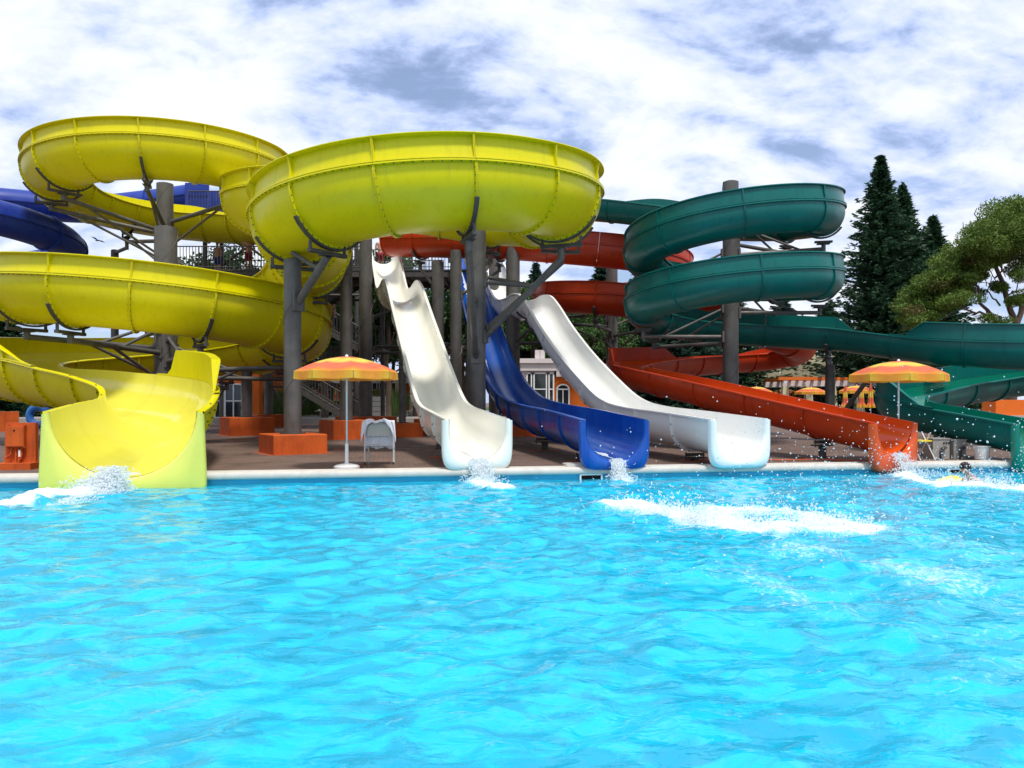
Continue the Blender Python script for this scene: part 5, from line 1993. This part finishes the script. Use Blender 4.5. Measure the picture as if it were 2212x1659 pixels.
# (kind, px, Y, py of the top, width, label)
TREES = [
    (0, 1903, 52, 340, 1.08, 'tallest dark conifer with a single pointed tip, right of the green spiral'),
    (2, 1950, 53.5, 402, 1.1, 'dark conifer with a slim tip just right of the tallest one'),
    (2, 2015, 54, 470, 1.1, 'lower dark conifer nearest the broad pine'),
    (1, 1395, 50, 540, 1.15, 'bluish spruce whose top shows through the green loops'),
    (1, 1300, 52, 565, 1.2, 'bluish spruce between the red loops and the column'),
    (1, 1158, 54, 570, .95, 'slim spruce tip beside the right white slide'),
    (1, 1478, 48, 585, 1.15, 'spruce just right of the green spiral column foot'),
    (1, 1690, 76, 640, 1.5, 'low spruce left of the dark conifers, under the green loop'),
    (0, 1790, 78, 655, 1.2, 'low dark conifer below the lower green loop'),
    (2, 1560, 56, 600, 1.2, 'dark conifer behind the green column'),
    (2, 1250, 58, 640, 1.3, 'dark conifer deep behind the right white slide'),
    (0, 1880, 74, 690, 1.1, 'low dark conifer behind the green chute'),
    (2, 12, 50, 672, 1.0, 'dark conifer at the left edge below the yellow loop'),
    (10, 700, 46, 545, 1.0, 'leafy tree behind the tower stairs'),
    (12, 838, 47, 522, 1.0, 'leafy tree topping the deck at the head of the cream slide'),
    (11, 770, 52, 640, 1.3, 'dark leafy tree behind the striped umbrella'),
    (11, 900, 50, 600, 1.25, 'dark leafy tree right behind the cream slide'),
    (11, 1000, 52, 640, 1.2, 'dark leafy tree behind the thick column'),
    (10, 1150, 50, 612, .95, 'bright leafy tree between blue slide and right white slide'),
    (12, 1075, 55, 660, 1.1, 'leafy tree behind the blue slide'),
    (10, 1270, 47, 650, .9, 'leafy tree beside the right white slide'),
    (11, 1420, 58, 660, 1.5, 'dark leafy tree under the red loops'),
    (11, 640, 56, 700, 1.2, 'dark leafy tree behind the orange blocks'),
    (11, 560, 60, 720, 1.3, 'dark leafy tree left behind the tower'),
    (11, 60, 58, 740, 1.3, 'dark leafy tree far left beyond the play frame'),
    (11, 470, 52, 540, 1.3, 'dark leafy tree behind the railed deck at the left'),
    (11, 720, 58, 650, 1.6, 'dark leafy tree in the back row behind the stair foot'),
    (11, 850, 60, 640, 1.7, 'dark leafy tree in the back row left of the cream slide'),
    (11, 950, 62, 650, 1.6, 'dark leafy tree in the back row behind the pair of columns'),
    (11, 1110, 60, 650, 1.7, 'dark leafy tree in the back row over the white villa'),
    (11, 1220, 64, 660, 1.6, 'dark leafy tree in the back row over the orange villa'),
    (11, 1350, 66, 650, 1.8, 'dark leafy tree in the back row below the red loops'),
    (11, 1480, 70, 660, 1.8, 'dark leafy tree in the back row left of the green column'),
    (11, 300, 66, 760, 1.6, 'dark leafy tree behind the yellow exit'),
]
for i, (k, px, Y, py, w, lab) in enumerate(TREES):
    tree(lab, k, P0(px, Y), Y, CAM_H + (866 - py) / 1662 * Y, w, rz=i * 1.3)


def pine_tree():
    Y = 40.0
    rng = np.random.default_rng(77)
    bx = P0(2185, Y)
    root = thing('pine_tree', 'broad olive green pine with bare red limbs at the right edge', 'tree', (bx, Y, 0))
    P_ = lambda px, py, dy=0.0: at(px, py, Y + dy) - Vector((bx, Y, 0))
    mb = MB()
    limb(mb, (0, 0, -.1), P_(2196, 700), .24, .19, rng, .03)
    limb(mb, P_(2196, 700), P_(2128, 520), .16, .07, rng, .06)
    limb(mb, P_(2196, 700), P_(2250, 540), .15, .07, rng, .06)
    mb.build('trunk', M['bark'], root)
    mb = MB()
    limb(mb, (-.9, 1.0, -.1), P_(2150, 690, 1), .15, .12, rng, .04)
    limb(mb, P_(2150, 690, 1), P_(2060, 560, 1), .10, .04, rng, .10)
    limb(mb, P_(2150, 690, 1), P_(2010, 640, .5), .07, .03, rng, .12)
    for a, b in (((2128, 520), (2110, 450)), ((2128, 560), (2060, 520)), ((2150, 600), (2190, 500)), ((2060, 600), (2000, 570)), ((2090, 650), (1985, 655)), ((2120, 600), (2080, 480)), ((2170, 650), (2215, 600)), ((2160, 660), (2120, 610)), ((2080, 640), (2040, 690)), ((2040, 660), (1975, 690))):
        limb(mb, P_(*a, rng.uniform(-.8, .8)), P_(*b, rng.uniform(-1, 1)), .05, .018, rng, .10)
    for _ in range(46):
        t = rng.random()
        a = (1985 + 230 * t + rng.normal(0, 10), 675 - 150 * t + rng.uniform(-20, 60))
        limb(mb, P_(*a, rng.uniform(-1.2, 1.2)), P_(a[0] + rng.normal(-14, 22), a[1] - rng.uniform(18, 48), rng.uniform(-1.5, 1.5)), .025, .008, rng, .05, 4)
    mb.build('limbs', M['bark_pale'], root)

    def pads(name, lst, m, per=230, leaf=.17):
        Cs = []
        for px, py, r in lst:
            for _ in range(2):
                c = np.array(P_(px + rng.normal(0, 8), py + rng.normal(0, 5), rng.normal(0, 1.0)))
                q = rng.normal(size=(per, 3)); q /= np.linalg.norm(q, axis=1, keepdims=True)
                q *= (rng.random(per) ** .4)[:, None] * r
                q[:, 2] *= .62
                Cs.append(c + q)
        C = np.concatenate(Cs)
        D = rng.normal(size=(len(C), 3)); D[:, 2] += .5
        V = leaf_quads(C, D, rng.uniform(.8, 1.6, len(C)) * leaf, rng.uniform(.3, .55, len(C)) * leaf, rng)
        link(name, quads_mesh(name, V, len(C), [m]), root)
    top = []
    for t in np.linspace(0, 1, 26):
        px = 1962 + 250 * t
        py = 668 - 222 * (t ** .78) + rng.normal(0, 5)
        top.append((px, py, rng.uniform(.55, .85)))
        top.append((px + 14, py + 26, rng.uniform(.55, .85)))
        top.append((px + 22 + rng.normal(0, 8), py + 48 + rng.normal(0, 8), rng.uniform(.4, .65)))
    top += [(2160, 455, .9), (2190, 452, .9), (2215, 470, 1.0), (2130, 490, .8), (2240, 480, 1.0), (2230, 520, .9), (2180, 490, .8), (2205, 500, .8), (2075, 575, .6), (2200, 590, .6), (2150, 560, .55), (2180, 545, .6), (2215, 560, .7), (2110, 600, .45), (2165, 620, .45), (2200, 650, .5)]
    pads('crown', top, M['pine'], 560, .155)
    pads('dry_needles', [(1990, 640, .6), (2020, 615, .6), (2050, 600, .55), (1975, 672, .55), (2005, 690, .55), (2090, 560, .5), (2120, 545, .5), (2035, 660, .4)], M['pine_dry'], 130)
    pads('low_sprigs', [(1962, 690, .55), (1985, 705, .5), (2060, 640, .4), (2120, 640, .4), (2215, 640, .5), (2130, 690, .45), (1955, 670, .4), (2170, 700, .5)], M['pine'], 150)


pine_tree()


def reeds(label, px, Y, n, h, w, z0=.3):
    rng = np.random.default_rng(int(px))
    a = rng.uniform(0, 6.28, n); r = rng.random(n) ** .5 * w
    B = np.stack([r * np.cos(a), r * np.sin(a), np.zeros(n)], 1)
    lean = np.stack([np.cos(a) * rng.uniform(.05, .35, n), np.sin(a) * rng.uniform(.05, .35, n), np.ones(n)], 1)
    L_ = rng.uniform(.6, 1.0, n)[:, None] * h
    T = B + lean * L_
    S = np.stack([-np.sin(a), np.cos(a), np.zeros(n)], 1) * .025
    mid = (B + T) / 2 + np.array([0, 0, .08])
    V = np.stack([B, mid + S, T, mid - S], 1).reshape(-1, 3)
    o = link('reed_clump', quads_mesh('reed_clump', V, n, [M['reed']]))
    o.location = (P0(px, Y), Y, z0)
    tag(o, label, 'plant', 'reed clumps on the terrace')


reeds('tall reeds right of the grey slatted board', 841, 48, 900, 1.9, 1.0)
reeds('reeds left of the cream posts behind the nearest column', 648, 50, 800, 1.7, .9)
reeds('low reeds between cream posts behind the loungers', 705, 53, 900, 1.3, 1.4)
reeds('tall reeds behind the stair foot, left of the nearest column', 600, 48, 900, 2.0, 1.2)
reeds('low green plants below the red slide', 1400, 40, 600, .8, 1.4, 0)


def bird():
    p = at(211, 520, 62)
    mb = MB()
    mb.tube([(-.25, 0, 0), (-.1, 0, .02), (.12, 0, .02), (.26, 0, .03)], [.01, .06, .05, .015], 8)
    for sy in (-1, 1):
        q = [(.05, sy * .04, .03), (.1, sy * .32, .16), (.0, sy * .68, .10), (-.06, sy * .62, .095), (-.06, sy * .3, .14), (-.08, sy * .04, .03)]
        mb.face(q); mb.face([(x, y, z - .012) for x, y, z in q[::-1]])
    o = mb.build('bird', M['steel_dark'], smooth=False, loc=p)
    o.rotation_euler = (R_(10), 0, R_(160))
    tag(o, 'small bird flying in the gap left of the grey column', 'bird')


bird()


# ------------------------------------------------------------------ splashing water
def foam_mat():
    m = bpy.data.materials.new('white_water')
    m.use_nodes = True
    t = m.node_tree
    b = t.nodes['Principled BSDF']
    b.inputs['Base Color'].default_value = (0.93, 0.97, 0.98, 1)
    b.inputs['Roughness'].default_value = .45
    tp = nd(t, 'ShaderNodeBsdfTransparent')
    tl = nd(t, 'ShaderNodeBsdfTranslucent', inp={'Color': (0.9, 0.97, 1.0, 1)})
    m1 = nd(t, 'ShaderNodeMixShader', inp={0: .4})
    m2 = nd(t, 'ShaderNodeMixShader', inp={0: .42})
    t.links.new(b.outputs[0], m1.inputs[1]); t.links.new(tl.outputs[0], m1.inputs[2])
    t.links.new(m1.outputs[0], m2.inputs[1]); t.links.new(tp.outputs[0], m2.inputs[2])
    t.links.new(m2.outputs[0], t.nodes['Material Output'].inputs[0])
    return m


M['foam'] = foam_mat()
M['drop'] = mat('water_drops', (0.95, 0.97, 0.98), .03, .6)
M['drop'].node_tree.nodes['Principled BSDF'].inputs['Transmission Weight'].default_value = .55
M['drop'].node_tree.nodes['Principled BSDF'].inputs['IOR'].default_value = 1.33

_ph = (1 + 5 ** .5) / 2
ICO_V = np.array([(-1, _ph, 0), (1, _ph, 0), (-1, -_ph, 0), (1, -_ph, 0), (0, -1, _ph), (0, 1, _ph), (0, -1, -_ph), (0, 1, -_ph), (_ph, 0, -1), (_ph, 0, 1), (-_ph, 0, -1), (-_ph, 0, 1)]) / math.sqrt(1 + _ph ** 2)
ICO_F = np.array([(0, 11, 5), (0, 5, 1), (0, 1, 7), (0, 7, 10), (0, 10, 11), (1, 5, 9), (5, 11, 4), (11, 10, 2), (10, 7, 6), (7, 1, 8), (3, 9, 4), (3, 4, 2), (3, 2, 6), (3, 6, 8), (3, 8, 9), (4, 9, 5), (2, 4, 11), (6, 2, 10), (8, 6, 7), (9, 8, 1)])


def drops(name, label, C, Rd, m, stretch=None, rng=None):
    """many small round drops in one mesh"""
    n = len(C)
    S = ICO_V[None] * Rd[:, None, None]
    if stretch is not None:
        d = stretch / np.maximum(np.linalg.norm(stretch, axis=1, keepdims=True), 1e-6)
        k = np.einsum('nij,nj->ni', S, d)
        S = S + d[:, None, :] * (k * 2.0)[:, :, None]
    V = (C[:, None] + S).reshape(-1, 3)
    F = (ICO_F[None] + (np.arange(n) * 12)[:, None, None]).reshape(-1, 3)
    me = bpy.data.meshes.new(name)
    me.vertices.add(len(V)); me.vertices.foreach_set('co', V.astype(np.float32).ravel())
    me.loops.add(F.size); me.loops.foreach_set('vertex_index', F.astype(np.int32).ravel())
    me.polygons.add(len(F)); me.polygons.foreach_set('loop_start', np.arange(0, F.size, 3, dtype=np.int32))
    me.update(calc_edges=True)
    me.materials.append(m)
    me.shade_smooth()
    o = link(name, me)
    tag(o, label, 'water', kind='stuff')
    return o


def jet(label, fl, n, vel, width, spread, seed, drop_to=WATER_Z, rmin=.003, rmax=.011, burst=0.25):
    """water leaving a flume: parabola of drops that ends in froth on the pool"""
    rng = np.random.default_rng(seed)
    c, T, N, Up, _, _ = fl.p.frame(fl.p.len - .01)
    Th = Vector((T.x, T.y, 0)).normalized()
    st = np.array(c) + np.array([0, 0, -fl.side - fl.r + .03]) + np.array(Th) * .06
    Tn, Nn = np.array(Th), np.array(N)
    H = st[2] - drop_to
    tf = math.sqrt(2 * max(H, .05) / 9.8)
    u = rng.random(n)
    t = tf * u
    x = Tn[None] * (vel * t * rng.uniform(.8, 1.15, n))[:, None] + Nn[None] * (rng.normal(0, width, n) * (1 + spread * u))[:, None]
    C = st[None] + x
    C[:, 2] -= 4.9 * t * t * rng.uniform(.85, 1.1, n) - rng.normal(0, .012, n)
    V = Tn[None] * vel + np.array([0, 0, -1])[None] * (9.8 * t)[:, None]
    # froth where it lands
    m = int(n * burst * .7)
    land = st + Tn * vel * tf
    f = land[None] + Nn[None] * rng.normal(0, width * 2.2, m)[:, None] + Tn[None] * rng.normal(.1, .25, m)[:, None]
    f[:, 2] = drop_to + abs(rng.normal(0, .07, m))
    C = np.concatenate([C, f]); V = np.concatenate([V, rng.normal(size=(m, 3))])
    Rd = rng.uniform(rmin, rmax, len(C)) * rng.choice([1, 1, .6], len(C))
    drops('water_jet', label, C, Rd, M['foam'], V, rng)


jet('white water pouring from the cream slide into the pool', FW1, 3800, 1.0, .075, .4, 1)
jet('white water pouring from the blue slide into the pool', FB, 2600, .9, .05, .4, 2, rmax=.010)
jet('white water splashing at the mouth of the red slide', FR, 900, .8, .10, .8, 3, rmax=.010, burst=1.6)


def yellow_splash():
    rng = np.random.default_rng(12)
    a = np.array(water_xy(248, 1064)); b = np.array(water_xy(-30, 1104))
    n = 14000
    t = rng.random(n) ** 1.5
    xy = a[None] * (1 - t)[:, None] + b[None] * t[:, None]
    nn = np.array([-(b - a)[1], (b - a)[0]]); nn /= np.linalg.norm(nn)
    w = .16 + .20 * t
    xy = xy + nn[None] * (rng.normal(0, 1, n) * w)[:, None]
    hgt = (.34 * np.exp(-(t / .16) ** 2) + .10 * (1 - t)) * rng.random(n) ** 1.3
    C = np.concatenate([xy, (WATER_Z + hgt)[:, None]], 1)
    drops('water_splash', 'white splash racing left from the yellow slide exit', C, rng.uniform(.003, .012, n), M['foam'], rng.normal(size=(n, 3)))
    c, T, N, Up, _, _ = FY.p.frame(FY.p.len - .01)
    st = np.array(c) + np.array([0, 0, -1.10])
    m = 700
    q = rng.random(m)
    Cn = st[None] + np.array(N)[None] * rng.normal(.34, .22, m)[:, None] + np.array(T)[None] * rng.uniform(.08, .42, m)[:, None]
    Cn[:, 2] += rng.normal(0, .06, m) - .06
    drops('water_splash', 'spray lifting off the lip of the yellow slide', Cn, rng.uniform(.004, .012, m), M['foam'], rng.normal(size=(m, 3)))


yellow_splash()


def whitewater():
    rng = np.random.default_rng(31)
    Cs, Rs = [], []
    for k, (pts, wid, st) in enumerate(FOAM):
        if k not in (3, 4, 10, 1, 2, 9):
            continue
        n = {3: 15000, 4: 6000, 10: 5600, 1: 900, 2: 500, 9: 900}[k]
        P = np.array(pts)
        L = np.concatenate([[0], np.cumsum(np.linalg.norm(np.diff(P, axis=0), axis=1))])
        s = rng.random(n) * L[-1]
        xy = np.stack([np.interp(s, L, P[:, 0]), np.interp(s, L, P[:, 1])], 1)
        lump = .6 + .6 * np.sin(s * 2.7 + k) * np.sin(s * 6.1)
        xy += rng.standard_t(5, (n, 2)) * (wid * .42 * (.6 + .4 * lump))[:, None]
        h = np.minimum(abs(rng.standard_t(3, n)) * .055, .45) * st * (.6 + .5 * lump)
        Cs.append(np.concatenate([xy, (WATER_Z - .01 + h)[:, None]], 1)); Rs.append(rng.uniform(.003, .010, n))
    drops('foam_crest', 'broken white water thrown up in the middle of the pool', np.concatenate(Cs), np.concatenate(Rs), M['foam'], rng.normal(size=(sum(map(len, Cs)), 3)))


whitewater()


def spray():
    rng = np.random.default_rng(40)
    n = 1500
    C = np.stack([rng.normal(5.6, 1.7, n), rng.uniform(7.0, 13.2, n), -.1 + abs(rng.normal(0, .62, n))], 1)
    C[:, 0] *= C[:, 1] / 11.0
    m = 380
    B = np.stack([rng.normal(8.3, .5, m), rng.normal(13.7, .35, m), -.2 + abs(rng.normal(0, .22, m))], 1)
    k = 260
    D = np.stack([rng.uniform(.8, 7.5, k), rng.uniform(5.5, 12, k), -.22 + abs(rng.normal(0, .12, k))], 1)
    C = np.concatenate([C, B, D])
    Rd = rng.uniform(.004, .0105, len(C)) * rng.choice([1, 1, 1, 1.35], len(C))
    drops('spray_drops', 'flying water drops above the right half of the pool', C, Rd, M['drop'])


spray()
